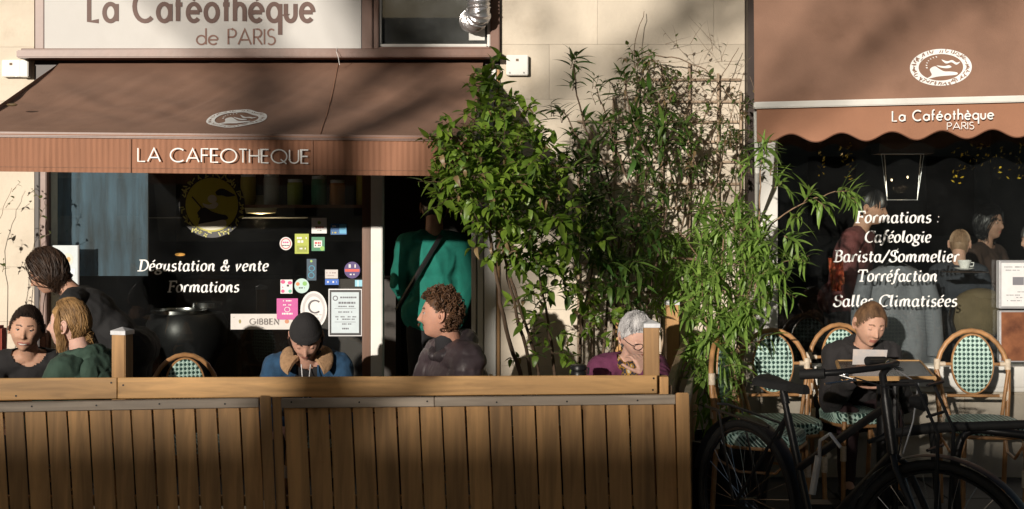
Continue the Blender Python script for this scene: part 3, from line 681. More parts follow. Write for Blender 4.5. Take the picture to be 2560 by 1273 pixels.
def sticker(label, px0, py0, px1, py1, col, pr=(), shape='rect', cat='sticker', name='window_sticker', rnd=0, GY=GY):
    t = Thing(name, label, cat, (wx((px0 + px1) / 2), GY, wz(py1))); x0, x1, z0, z1 = wx(px0), wx(px1), wz(py1), wz(py0)
    g = MB()
    if shape == 'rect': g.bb((x0, GY, z0), (x1, GY + .003, z1))
    else: disc(g, ((x0 + x1) / 2, GY + .003, (z0 + z1) / 2), EX, EZ, (x1 - x0) / 2, (z1 - z0) / 2, th=.003)
    t.part('sheet', g, cm(col))
    by = {}
    k = 0
    for q in pr:
        kind, a, b, c, d, cc = q; g = by.setdefault(tuple(cc), MB()); k += 1; yy = GY - .0006 - k * .0001
        X0, X1, Z0, Z1 = lerp(x0, x1, a), lerp(x0, x1, c), lerp(z1, z0, d), lerp(z1, z0, b)
        if kind == 'r': g.add([(X0, yy, Z0), (X1, yy, Z0), (X1, yy, Z1), (X0, yy, Z1)], [(0, 1, 2, 3)])
        elif kind == 'o': disc(g, ((X0 + X1) / 2, yy, (Z0 + Z1) / 2), EX, EZ, (X1 - X0) / 2, (Z1 - Z0) / 2, th=.0001, n=18)
        elif kind == 'm': marks(g, X0, X1, Z0, Z1 - Z0, k * 7 + int(px0), yy)
        elif kind == 'c': ring(g, ((X0 + X1) / 2, yy, (Z0 + Z1) / 2), EX, EZ, (X1 - X0) * .40, (X1 - X0) / 2, (Z1 - Z0) * .40, (Z1 - Z0) / 2, 0, 26)
    for cc, g in by.items(): t.part('print', g, cm(cc))
    return t
wht = (.72, .70, .68); blk = (.03, .03, .03); pk = (.55, .08, .25)
sticker('round white and pink sticker, leftmost of the upper window stickers', 697, 593, 728, 626, wht, [('c', .08, .08, .92, .92, (.5, .15, .15)), ('m', .25, .35, .75, .47, pk), ('m', .2, .6, .8, .68, blk)], 'o')
sticker('lime green rectangular window sticker with pale print', 735, 585, 770, 635, (.36, .42, .03), [('m', .15, .16, .85, .26, wht), ('m', .2, .33, .8, .45, wht), ('r', .15, .6, .85, .9, (.26, .30, .02)), ('m', .2, .7, .8, .78, wht)])
sticker('white square sticker with green dot above red print', 777, 545, 815, 584, wht, [('o', .4, .2, .62, .42, (.2, .35, .03)), ('m', .25, .55, .8, .68, (.4, .08, .06)), ('m', .4, .78, .65, .84, blk)])
sticker('blue card sticker near the wooden window post', 825, 560, 865, 587, (.01, .10, .28), [('r', .55, .05, .98, .9, (.10, .38, .6)), ('m', .1, .15, .4, .3, wht), ('m', .1, .75, .5, .88, (.5, .4, .05))])
sticker('green square sticker with white centre patch', 777, 593, 810, 628, (.03, .20, .09), [('r', .18, .25, .8, .75, wht), ('m', .25, .35, .7, .5, (.5, .05, .05)), ('m', .25, .55, .7, .65, blk), ('o', .65, .65, .98, .98, (.25, .5, .1))])
sticker('narrow dark blue sticker with teal squiggles', 765, 648, 789, 702, (.01, .045, .08), [('o', .35, .05, .6, .16, (.3, .5, .1)), ('c', .2, .3, .85, .58, (.03, .3, .45)), ('c', .15, .62, .8, .9, (.03, .3, .45))])
sticker('small white label sticker above the blue oblong one', 811, 675, 843, 697, (.55, .52, .5), [('m', .1, .3, .9, .42, (.3, .2, .2)), ('m', .1, .65, .7, .72, (.3, .2, .2))])
sticker('bright blue oblong sticker below a white label', 811, 698.5, 845, 713, (.02, .12, .5), [('m', .15, .35, .85, .65, wht)])
sticker('round purple sticker with red band beside wooden post', 859, 655, 899, 697, (.06, .03, .16), [('r', .05, .44, .95, .6, (.6, .07, .05)), ('m', .28, .16, .72, .36, wht), ('m', .35, .72, .65, .8, wht)], 'o')
sticker('pale blue small sticker above the framed certificate', 886, 701, 905, 717, (.25, .55, .68), [('r', .3, .0, .5, 1, (.5, .7, .75))])
sticker('white square sticker with pink flower shapes', 699, 700, 729, 735, wht, [('o', .02, .02, .4, .3, (.6, .06, .2)), ('o', .6, .1, .98, .35, (.6, .06, .2)), ('o', .05, .7, .35, .95, (.6, .06, .2)), ('o', .65, .7, .95, .95, (.1, .45, .3)), ('r', .52, .35, .72, .5, blk), ('m', .15, .5, .5, .6, pk)])
sticker('round pale mint sticker beside pink flower sticker', 734, 697, 771, 734, (.45, .62, .58), [('o', .1, .25, .35, .5, (.6, .2, .05)), ('o', .55, .2, .85, .5, (.2, .45, .1)), ('m', .3, .6, .7, .68, blk)], 'o')
sticker('magenta poster sticker overlapping the long white plaque', 690, 747, 743, 800, (.50, .055, .27), [('m', .3, .08, .7, .14, wht), ('m', .3, .28, .7, .33, wht), ('c', .36, .4, .64, .65, wht), ('m', .25, .68, .75, .76, wht)], cat='poster', GY=GY - .006)
sticker('large white oval sticker with a dotted letter C', 749, 729, 816, 823, wht, [('c', .07, .05, .93, .95, (.5, .48, .48)), ('m', .2, .62, .8, .64, (.3, .3, .3)), ('m', .3, .7, .7, .73, (.3, .3, .3)), ('m', .35, .77, .65, .79, (.3, .3, .3))], 'o')
g = MB(); lettering(g, 'C', (wx(770), GY - .004, wz(783)), EX, EZ, 31 / 420, 0, 4 / 420); st = bpy.context.scene.collection.objects[-1] if 0 else None
ovs = [o for o in SC.objects if o.get('label', '').startswith('large white oval')][0]
me = g.mesh('print', cm((.10, .09, .1)), ovs.location); link('print', me, ovs)
t = Thing('framed_certificate', 'framed pale blue certificate in the shop window by the door', 'certificate', (wx(862), 0, wz(842)))
g = MB(); g.bb((wx(820), .012, wz(842)), (wx(905), .030, wz(722))); t.part('frame', g, M['alu'], bev=.003)
g = MB(); g.bb((wx(823), .0095, wz(839)), (wx(902), .0119, wz(725))); t.part('border', g, M['black'])
g = MB(); g.bb((wx(828), .0075, wz(833)), (wx(897), .0094, wz(731))); t.part('paper', g, cm((.50, .58, .62)))
g = MB()
for k, (a, b, zz, h) in enumerate([(850, 892, 746, 4), (842, 888, 760, 5), (840, 885, 768, 3), (845, 880, 782, 3), (838, 890, 794, 3), (842, 886, 800, 3), (850, 878, 812, 3), (855, 872, 824, 4)]): marks(g, wx(a), wx(b), wz(zz), h / 420, k, .0068)
for zz in (772, 806): g.add([(wx(836), .0069, wz(zz)), (wx(889), .0069, wz(zz)), (wx(889), .0069, wz(zz - 1)), (wx(836), .0069, wz(zz - 1))], [(0, 1, 2, 3)])
ring(g, (wx(838), .0069, wz(746)), EX, EZ, .010, .016, .010, .016, 0, 16)
t.part('print', g, cm((.12, .12, .14)))
t = sticker('long white name plaque low in the left shop window', 574, 786, 730, 825, (.56, .53, .50), [('o', .13, .35, .17, .62, (.25, .2, .05)), ('o', .87, .35, .94, .62, (.5, .2, .1)), ('r', .05, .2, .058, .25, blk), ('r', .5, .85, .53, .88, blk)], cat='plaque', name='name_plaque')
g = MB(); lettering(g, 'G I B B E N', (wx(622), GY - .003, wz(812)), EX, EZ, 14 / 420, 72 / 420, 2 / 420, track=.0); me = g.mesh('lettering', cm((.15, .13, .12)), t.org); link('lettering', me, t.o)
t = sticker('pale poster with a coffee cup behind the curly haired waiter', 127, 614, 190, 720, (.50, .56, .58), [('o', .4, .18, .82, .48, (.62, .58, .5)), ('o', .56, .27, .72, .4, (.5, .3, .08)), ('o', .3, .5, .6, .6, (.7, .7, .7)), ('r', .55, .55, .9, .7, (.6, .66, .7))], cat='poster', name='poster')
g = MB(); g.bb((wx(190.5), GY - .002, wz(722)), (wx(194), GY + .008, wz(613))); t.part('frame', g, M['black'])
t = Thing('picture_frame', 'small white framed notice below the pale coffee poster', 'frame', (wx(186), 0, wz(765)))
g = MB(); g.bb((wx(150), .015, wz(766)), (wx(207), .030, wz(726))); t.part('frame', g, M['alu'], bev=.003); g = MB(); g.bb((wx(153), .011, wz(763)), (wx(203), .0145, wz(730))); t.part('paper', g, cm((.40, .45, .50)))
# yellow round emblem
t = Thing('round_emblem', 'large round yellow and black cafe emblem on the left window', 'emblem', (wx(527), GY, wz(594)))
c = Vector((wx(527), GY, wz(512)))
g = MB(); disc(g, c, EX, EZ, 83 / 420, 83 / 420, 0, 40); t.part('rim', g, cm((.012, .012, .012)))
g = MB(); disc(g, c, EX, EZ, 66 / 420, 68 / 420, .002, 40); t.part('field', g, cm((.42, .38, .03)))
g = MB(); ringmarks(g, c, EX, EZ, 75 / 420, 75 / 420, 13 / 420, 44, .0025, 9); t.part('print', g, cm((.50, .47, .12)))
q = 66 / 420
g = MB(); blob(g, c, EX, EZ, [(x * q, y * q) for x, y in [(-.55, -.3), (-.3, -.1), (.0, -.25), (.3, -.35), (.55, -.4), (.6, -.55), (.2, -.62), (-.2, -.7), (-.5, -.75), (-.45, -.5)]], .0045); blob(g, c, EX, EZ, [(x * q, y * q) for x, y in [(.15, .5), (.4, .62), (.75, .45), (.9, .35), (.6, .3), (.4, .35), (.2, .36)]], .0045)
g.tube([c + Vector((-.75 * q, -.006, .3 * q)), c + Vector((-.4 * q, -.006, -.1 * q)), c + Vector((-.5 * q, -.006, -.5 * q))], .004, 5); t.part('figure', g, M['black'])
g = MB(); blob(g, c, EX, EZ, [(x * q, y * q) for x, y in [(-.35, .05), (-.1, .0), (.15, .1), (.25, .0), (.1, -.15), (-.2, -.12)]], .0055); blob(g, c, EX, EZ, [(x * q, y * q) for x, y in [(-.5, -.75), (.0, -.65), (.5, -.58), (.5, -.85), (0, -.97), (-.4, -.88)]], .0055); disc(g, c + Vector((.02 * q, 0, .22 * q)), EX, EZ, .18 * q, .16 * q, .005, 16); t.part('figure', g, cm((.55, .52, .40)))
# right side: menu case and red photo under it
t = Thing('menu_case', 'framed white menu sheet at the right edge of the right window', 'menu', (wx(2540), 0, wz(772)))
g = MB(); g.bb((wx(2494), -.03, wz(771)), (wx(2640), .028, wz(651))); t.part('frame', g, M['alu'], bev=.004)
g = MB(); g.bb((wx(2499), -.035, wz(765)), (wx(2635), -.0305, wz(657))); t.part('paper', g, cm((.68, .68, .68)))
g = MB(); g.add([(wx(2526), -.0362, wz(712)), (wx(2554), -.0362, wz(712)), (wx(2554), -.0362, wz(692)), (wx(2526), -.0362, wz(692))], [(0, 1, 2, 3)])
for k, (a, zz) in enumerate([(2505, 668), (2530, 668), (2505, 676), (2510, 738), (2535, 744), (2512, 752), (2535, 730)]): marks(g, wx(a), wx(a + 40), wz(zz), 2 / 420, k, -.0362)
t.part('print', g, cm((.18, .18, .20)))
t = Thing('photo_frame', 'red and orange photo print framed below the menu sheet', 'picture', (wx(2540), 0, wz(935)))
g = MB(); g.bb((wx(2496), -.02, wz(905)), (wx(2640), .028, wz(776))); t.part('frame', g, M['alu'], bev=.004)
g = MB(); g.bb((wx(2500), -.024, wz(901)), (wx(2636), -.0205, wz(780))); t.part('print', g, mat('red_print', (.22, .06, .04), .4, .8, 5, col2=(.36, .14, .06)))

# ------------------------------------------------------------------ things inside the shops
def inside(px, py, y): return P(px, py, D0 + y)
t = Thing('reflection_panel', 'dark teal panel added inside the left window to imitate its reflection', 'panel', inside(250, 900, .35))  # added panel: the window's teal reflection is put into its colour
tealm = mat('teal_reflection', (.02, .06, .10), .6, .9, 3.0, stretch=(5, 1, .6), col2=(.07, .15, .23)); g = MB(); g.bb(inside(95, 690, .19), inside(372, 395, .21)); t.part('panel', g, tealm)
# roaster drum
t = Thing('coffee_roaster', 'black round coffee roaster drum with steel rims inside the left window', 'roaster', (inside(470, 900, 1.0).x, 1.0, 0))
c = inside(468, 800, 1.0); c.z = 0; s = (8.95 / FP)
zt = inside(0, 778, 1.0).z; g = MB(); g.lathe((c.x, c.y, 0), [(0, 0), (.16, 0), (.16, .45), (.2, zt - .32), (.26, zt - .22), (.27, zt - .08), (.235, zt - .01), (.0, zt - .015)], 36); t.part('drum', g, M['blackmetal'], smooth=40)
g = MB(); g.lathe((c.x - .05, c.y - .02, 0), [(.17, zt - .012), (.185, zt - .008), (.185, zt + .012), (.172, zt + .012), (.17, zt)], 36); t.part('rim', g, M['steel'], smooth=40)
g = MB(); g.lathe((c.x + .10, c.y + .15, 0), [(.0, zt + .015), (.10, zt + .015), (.105, zt + .05), (.09, zt + .052), (.0, zt + .05)], 28); t.part('lid', g, M['steel'], smooth=40)
# counter with shelves
t = Thing('back_counter', 'dark counter with shelves of small goods inside the left shop', 'counter', (-1.5, 2.6, 0))
g = MB(); g.bb((-2.6, 2.4, 0), (-.9, 2.9, 1.05)); t.part('counter', g, M['darkbrown'])
for k, z in enumerate((1.62, 1.95)):
    g = MB(); g.bb((-2.05, .52, z - .02), (-.88, .72, z)); t.part('shelf', g, M['brownwood'])
shelfm = [(.25, .28, .03), (.4, .15, .03), (.35, .33, .3), (.05, .18, .10), (.30, .22, .03), (.35, .05, .03), (.1, .1, .12)]
names = ['olive', 'orange', 'cream', 'dark green', 'mustard', 'red', 'grey']
rg = random.Random(9)
for k in range(16):
    ci = rg.randrange(7); x = -1.98 + (k % 8) * .145 + rg.uniform(-.02, .02); z = (1.62, 1.95)[k // 8]
    tt = Thing('storage_jar', '%s coffee tin, %s from the left on the %s inside shelf' % (names[ci], ('first', 'second', 'third', 'fourth', 'fifth', 'sixth', 'seventh', 'eighth')[k % 8], ('lower', 'upper')[k // 8]), 'tin', (x, .62, z), 'coffee tins on the inside shelves')
    h = rg.uniform(.12, .2); g = MB(); g.lathe((x, .62, z), [(0, 0), (.05, 0), (.05, h), (.045, h + .01), (0, h + .01)], 16); tt.part('body', g, cm(shelfm[ci]), smooth=40)
    g = MB(); g.lathe((x, .62, z + h + .0101), [(0, 0), (.047, 0), (.047, .02), (0, .022)], 16); tt.part('lid', g, M['alu'], smooth=40)
t = Thing('pendant_lamp', 'round cream pendant lamp shade inside the left window', 'lamp', inside(652, 515, .7)); c = inside(652, 515, .7)
g = MB(); g.lathe(c, [(0, .07), (.03, .068), (.09, .03), (.105, -.01), (.095, -.045), (.0, -.055)], 28); t.part('shade', g, cm((.50, .48, .30)), smooth=50)
g = MB(); g.tube([c + Vector((0, 0, .07)), c + Vector((0, 0, .6))], .003, 5); t.part('cord', g, M['black'])
t = Thing('ceiling_strip', 'long thin steel shelf rail seen inside the left shop', 'rail', inside(600, 545, .9)); g = MB(); g.bb(inside(300, 546, .9), inside(770, 543.5, .93)); t.part('rail', g, cm((.2, .2, .19)))
t = Thing('glowing_lamp', 'small orange oval lamp glowing inside the left window', 'lamp', inside(450, 637, .5)); g = MB(); g.ell(inside(450, 636.5, .5), (.033, .02, .010)); t.part('shade', g, mat('lamp_glow', (.75, .36, .08), .5, .05, emis=.6), smooth=60)
def lamp(p, e, name):
    l = bpy.data.lights.new(name, 'POINT'); l.energy = e; l.color = (1, .72, .42); l.shadow_soft_size = .04; o = bpy.data.objects.new(name, l); SC.collection.objects.link(o); o.location = p
lamp(inside(652, 560, .72), 4.0, 'shelf_fill_light'); lamp(inside(452, 650, .5), .12, 'small_lamp_light')  # first point light is added to brighten the shelf tins
# right window interior
t = Thing('glass_lantern', 'tapered glass lantern with thin metal edges inside the right window', 'lantern', inside(2255, 500, .4))
cc = [inside(2203, 385, .3), inside(2310, 385, .3), inside(2310, 385, .5) + Vector((-.02, 0, 0)), inside(2203, 385, .5) + Vector((.02, 0, 0))]; bb_ = [inside(2218, 500, .32), inside(2293, 500, .32), inside(2293, 500, .46), inside(2218, 500, .46)]
g = MB()
for a in (cc, bb_):
    for i in range(4): g.tube([a[i], a[(i + 1) % 4]], .0028, 5)
for i in range(4): g.tube([cc[i], bb_[i]], .0022, 5)
t.part('edges', g, M['alu']); g = MB(); g.bb(inside(2198, 384, .3), inside(2313, 362, .5)); t.part('top', g, M['darkbrown'], bev=.004)
for (a, b) in ((2229, 450), (2269, 443)):
    g = MB(); g.ell(inside(a, b, .42), (.006, .006, .008)); t.part('bulb', g, mat('bulb', (1, .8, .5), .4, 0, emis=2.2))
lamp(inside(2250, 470, .42), 2.0, 'lantern_light')
t = Thing('cup_and_saucer', 'white coffee cup on a saucer inside the right window', 'cup', inside(2411, 677, .12)); c = inside(2411, 676, .12)
g = MB(); g.lathe(c, [(0, 0), (.03, .002), (.056, .012), (.058, .015), (.03, .007), (0, .006)], 28); t.part('saucer', g, M['white'], smooth=50)
g = MB(); g.lathe(c + Vector((0, 0, .008)), [(0, 0), (.022, 0), (.030, .02), (.041, .052), (.039, .053), (.027, .02), (0, .006)], 24); t.part('cup', g, M['white'], smooth=50)
g = MB(); g.tube([c + Vector((.036, 0, .048)), c + Vector((.056, 0, .046)), c + Vector((.054, 0, .026)), c + Vector((.032, 0, .024))], .004, 6); t.part('handle', g, M['white'], smooth=50)
t = Thing('inner_shelf', 'dark narrow shelf carrying the white coffee cup behind the glass', 'shelf', inside(2411, 690, .12)); g = MB(); g.bb(inside(2372, 682, .06), inside(2450, 677.2, .22)); t.part('board', g, M['darkbrown'])
# coat
t = Thing('hanging_coat', 'long grey coat hanging inside the right window behind the reader', 'coat', inside(2240, 900, .3))
prof = [(665, 40), (680, 66), (700, 84), (730, 92), (780, 98), (840, 104), (900, 108), (960, 104)]
def coat(i, j):
    k = j * (len(prof) - 1); a = min(int(k), len(prof) - 2); f = k - a; py = lerp(prof[a][0], prof[a + 1][0], f); hw = lerp(prof[a][1], prof[a + 1][1], f)
    an = math.pi * (1.0 * i) ; x = 2238 + hw * -math.cos(an) ; fold = .018 * math.sin(i * 26 + j * 3) * j + .02 * noise.noise(Vector((i * 5, j * 3, 0)))
    return inside(x, py, .34 - .13 * math.sin(an) - fold)
g = MB(); g.patch(coat, 60, 40); t.part('body', g, mat('grey_wool', (.17, .18, .20), .9, .15, 30, .5, 200), smooth=80)
g = MB(); g.tube([inside(2165, 690, .25), inside(2150, 760, .24), inside(2146, 850, .24), inside(2150, 890, .24)], [.05, .055, .05, .045], 14); t.part('sleeve', g, mat('grey_wool2', (.15, .16, .18), .9, .15, 30, .5, 200), smooth=80)
g = MB(); g.tube([inside(2312, 690, .25), inside(2330, 760, .24), inside(2338, 850, .24), inside(2335, 890, .24)], [.05, .055, .05, .045], 14); t.part('sleeve', g, cm((.15, .16, .18), .9), smooth=80)
g = MB(); g.tube([inside(2195, 672, .3), inside(2236, 648, .3), inside(2285, 672, .3)], .006, 6); g.tube([inside(2236, 648, .3), inside(2238, 630, .3), inside(2246, 622, .3)], .003, 5); t.part('hanger', g, M['steel'])
t = Thing('bright_scarf', 'orange and yellow patterned scarf hanging inside the right window', 'scarf', inside(2088, 730, .2))
def scf(i, j): return inside(lerp(2070, 2106, i) + 8 * j - (8 * i if j > .8 else 0), lerp(645, 728, j), .2 + .03 * math.sin(i * 9 + j * 4))
g = MB(); g.patch(scf, 12, 18); sm = mat('scarf_print', (.70, .40, .04), .7, .9, 22, col2=(.65, .10, .04)); t.part('cloth', g, sm, smooth=80)
t = Thing('chequered_bag', 'olive canvas backpack slumped inside the right window by the menu', 'bag', inside(2440, 860, .45))
g = MB(); g.ell(inside(2440, 790, .45), (.17, .12, .17)); g.ell(inside(2452, 740, .45), (.11, .09, .05)); t.part('body', g, mat('olive_canvas', (.13, .10, .055), .9, .2, 12, .6, 60), smooth=80)
g = MB(); g.tube([inside(2385, 760, .4), inside(2376, 800, .33), inside(2390, 850, .34)], .014, 6); t.part('strap', g, M['black'])
# loose amber shapes put behind the glass to imitate reflected leaves
am = mat('amber_reflection_tone', (.55, .34, .02), .2, .5, 30, col2=(.75, .55, .05))
for (x0, x1, y0, y1, n, lb) in ((2380, 2560, 372, 440, 70, 'cluster of amber leaves imitating a reflection at the upper right of the window'), (2045, 2060, 375, 440, 12, 'thin string of amber leaves imitating a reflection left of the lantern'), (2100, 2135, 372, 440, 26, 'short bunch of amber leaves imitating a reflection behind the branches')):
    t = Thing('amber_reflection', lb, 'leaf_reflection', inside((x0 + x1) / 2, y1, .30)); g = MB(); rg = random.Random(x0)
    for k in range(n):
        c = inside(rg.uniform(x0, x1), rg.uniform(y0 - 15, y1 + rg.uniform(-10, 25)), rg.uniform(.22, .5)); a = Vector([rg.gauss(0, 1) for _ in range(3)]).normalized() * .014; b = a.orthogonal().normalized() * .008
        g.add([c - a, c + b, c + a, c - b], [(0, 1, 2, 3)])
    t.part('reflected_leaves', g, am, kind='stuff')

# ------------------------------------------------------------------ terrace fence
def beam(mb, a, b, w_, h_, up=(0, 0, 1)):
    a = Vector(a); b = Vector(b); t = (b - a).normalized(); up = Vector(up); s = t.cross(up).normalized(); u2 = s.cross(t)
    s *= w_ / 2; u2 *= h_ / 2
    mb.hexa([a - s - u2, a + s - u2, b + s - u2, b - s - u2, a - s + u2, a + s + u2, b + s + u2, b - s + u2])
DFN = 6.0
def fence_panel(label, gaps, ytop, rail, x_end, railsplit, seed):
    rg = random.Random(seed); t = Thing('fence_panel', label, 'fence', P(gaps[0], 1416, DFN), 'plank fence panels in front of the terrace')
    for i in range(len(gaps) - 1):
        a, b = gaps[i] + rg.uniform(1.5, 2.3), gaps[i + 1] - rg.uniform(1.5, 2.3); yt = ytop(gaps[i]) - 14; g = MB(); dz = rg.uniform(-.0012, .0012)
        ln = lerp(24, 15, gaps[i] / 1700); th = .020
        pts = [P(a + ln * 1.0, 1408, DFN + .001 + dz), P(b + ln, 1408, DFN + dz), P(b + ln, 1408, DFN + th), P(a + ln, 1408, DFN + th), P(a, yt, DFN + dz), P(b, yt, DFN + dz), P(b, yt, DFN + th), P(a, yt, DFN + th)]
        g.hexa(pts); t.part('board', g, M['woodz'], bev=.0022)
        if i % 3 == 0:
            c = P((a + b) / 2 - 8, rail(a) + rg.uniform(-3, 3), DFN - .0315); g = MB(); g.lathe(c, [(0, .002), (.004, .002), (.004, 0)], 8, Matrix.Rotation(R(90), 3, 'X')); t.part('screw', g, M['blackmetal'])
    for (xa, xb) in railsplit:
        g = MB(); y0, y1 = rail(xa), rail(xb); beam(g, P(xa, y0, DFN - .016), P(xb, y1, DFN - .016), .030, .042); t.part('top_rail', g, M['woodgrey'], bev=.003)
    g = MB(); beam(g, P(gaps[0] + 8, 1251, DFN + .036), P(x_end + 6, 1251, DFN + .036), .028, .045); t.part('lower_rail', g, M['woodx'], bev=.002)
    g = MB(); beam(g, P(gaps[0] + 3, ytop(gaps[0]) - 4, DFN + .036), P(x_end, ytop(x_end) - 4, DFN + .036), .028, .05); t.part('back_rail', g, M['woodx'], bev=.002)
    return t
gl_ = [-255, -202, -150, -97, -44, 8, 60, 115, 167, 221, 277, 326, 380, 433, 487, 542, 599, 648]
t1 = fence_panel('left honey brown plank fence panel with greyed top rail', gl_, lambda x: lerp(1031, 1019, x / 650), lambda x: lerp(1018, 1006, x / 650), 648, [(-258, 648)], 1)
gr_ = [707, 766, 822, 879, 933, 991, 1048, 1104, 1163, 1221, 1278, 1337, 1397, 1454, 1513, 1572, 1632, 1687]
t2 = fence_panel('right plank fence panel ending at the corner post', gr_, lambda x: lerp(1021, 1010, (x - 700) / 1000), lambda x: lerp(1008, 998, (x - 700) / 1000), 1687, [(703, 1086), (1087, 1688)], 2)
def fpost(t, x0, x1, yt, d=DFN - .004, dep=.06, m='woodz', lean=15):
    g = MB(); g.hexa([P(x0 + lean, 1412, d), P(x1 + lean, 1412, d), P(x1 + lean, 1412, d + dep), P(x0 + lean, 1412, d + dep), P(x0, yt, d), P(x1, yt, d), P(x1, yt, d + dep), P(x0, yt, d + dep)])
    t.part('post', g, M[m], bev=.004)
fpost(t1, 649, 677, 989, DFN - .035, .07, lean=18); fpost(t2, 680, 703, 992, DFN - .02, .06, lean=17); fpost(t2, 1689, 1722, 982, DFN - .03, .08, lean=10)
# inner handrail with capped posts and the side return
rl = Thing('terrace_railing', 'inner timber handrail boards with white capped posts round the terrace', 'railing', P(300, 1400, 6.2))
def rb(x0, x1, ya0, ya1, yb0, yb1, d=6.2, m='woodx'):
    g = MB(); g.hexa([P(x0, ya1, d), P(x1, yb1, d), P(x1, yb1, d + .035), P(x0, ya1, d + .035), P(x0, ya0, d), P(x1, yb0, d), P(x1, yb0, d + .035), P(x0, ya0, d + .035)]); rl.part('rail_board', g, M[m], bev=.003)
rb(-260, 292.5, 947, 1005, 944, 997); rb(294, 1643, 944, 997, 938, 984)
for px_, py_ in ((278, 957), (308, 963), (1634, 946), (1632, 975), (40, 990)):
    g = MB(); c = P(px_, py_, 6.199); g.lathe(c, [(0, .002), (.0045, .002), (.0045, 0)], 8, Matrix.Rotation(R(90), 3, 'X')); rl.part('screw', g, M['blackmetal'])
def cpost(px, ptop, d, wd, rot, yb=1400):
    c = P(px, ptop, d); g = MB(); h = c.z - .03; Mx = Euler((0, 0, rot)).to_matrix()
    g.box((c.x, c.y, h / 2), (wd, wd, h), Mx); p = rl.part('post', g, M['woodz'], bev=.004)
    g = MB(); b = wd / 2 + .004; z0 = h - .004; z1 = h + .016; z2 = z1 + .016
    vs = [Mx @ Vector(v) + Vector((c.x, c.y, 0)) for v in ((-b, -b, z0), (b, -b, z0), (b, b, z0), (-b, b, z0), (-b, -b, z1), (b, -b, z1), (b, b, z1), (-b, b, z1), (0, 0, z2))]
    g.add(vs, [(3, 2, 1, 0), (0, 1, 5, 4), (1, 2, 6, 5), (2, 3, 7, 6), (3, 0, 4, 7), (4, 5, 8), (5, 6, 8), (6, 7, 8), (7, 4, 8)]); rl.part('post_cap', g, M['capm'], parent=p, bev=.0015)
cpost(306, 818, 6.29, .072, R(-16)); cpost(1628, 800, 6.29, .070, R(0)); cpost(1680, 747, 7.72, .070, R(2))
g = MB(); g.bb(P(1648, 1380, 6.24), P(1668, 938, 6.30)); rl.part('stub_post', g, M['woodz'], bev=.003)
g = MB(); a, b = Vector((.712, -1.72, .772)), Vector((.99, -.20, .845)); dv = Vector((0, 0, -.125)); s = Vector((.034, 0, 0))
g.hexa([a + dv, a + dv + s, b + dv + s, b + dv, a, a + s, b + s, b]); rl.part('rail_board', g, M['woody'], bev=.003)
g = MB(); a, b = Vector((.765, -1.93, .722)), Vector((1.055, -.22, .762)); dv = Vector((0, 0, -.045)); s = Vector((.032, 0, 0))
g.hexa([a + dv, a + dv + s, b + dv + s, b + dv, a, a + s, b + s, b]); rl.part('side_rail', g, M['woodgrey'], bev=.003)
for k in range(15):
    f0, f1 = k / 15 + .004, (k + 1) / 15 - .004; a0 = Vector((.772, -1.92, 0)).lerp(Vector((1.062, -.22, 0)), f0); a1 = Vector((.772, -1.92, 0)).lerp(Vector((1.062, -.22, 0)), f1)
    g = MB(); o_ = Vector((.018, 0, 0)); zt = lerp(.69, .725, f0); g.hexa([a0, a0 + o_, a1 + o_, a1, a0 + Vector((0, 0, zt)), a0 + o_ + Vector((0, 0, zt)), a1 + o_ + Vector((0, 0, zt)), a1 + Vector((0, 0, zt))]); rl.part('side_board', g, M['woodz'], bev=.002)

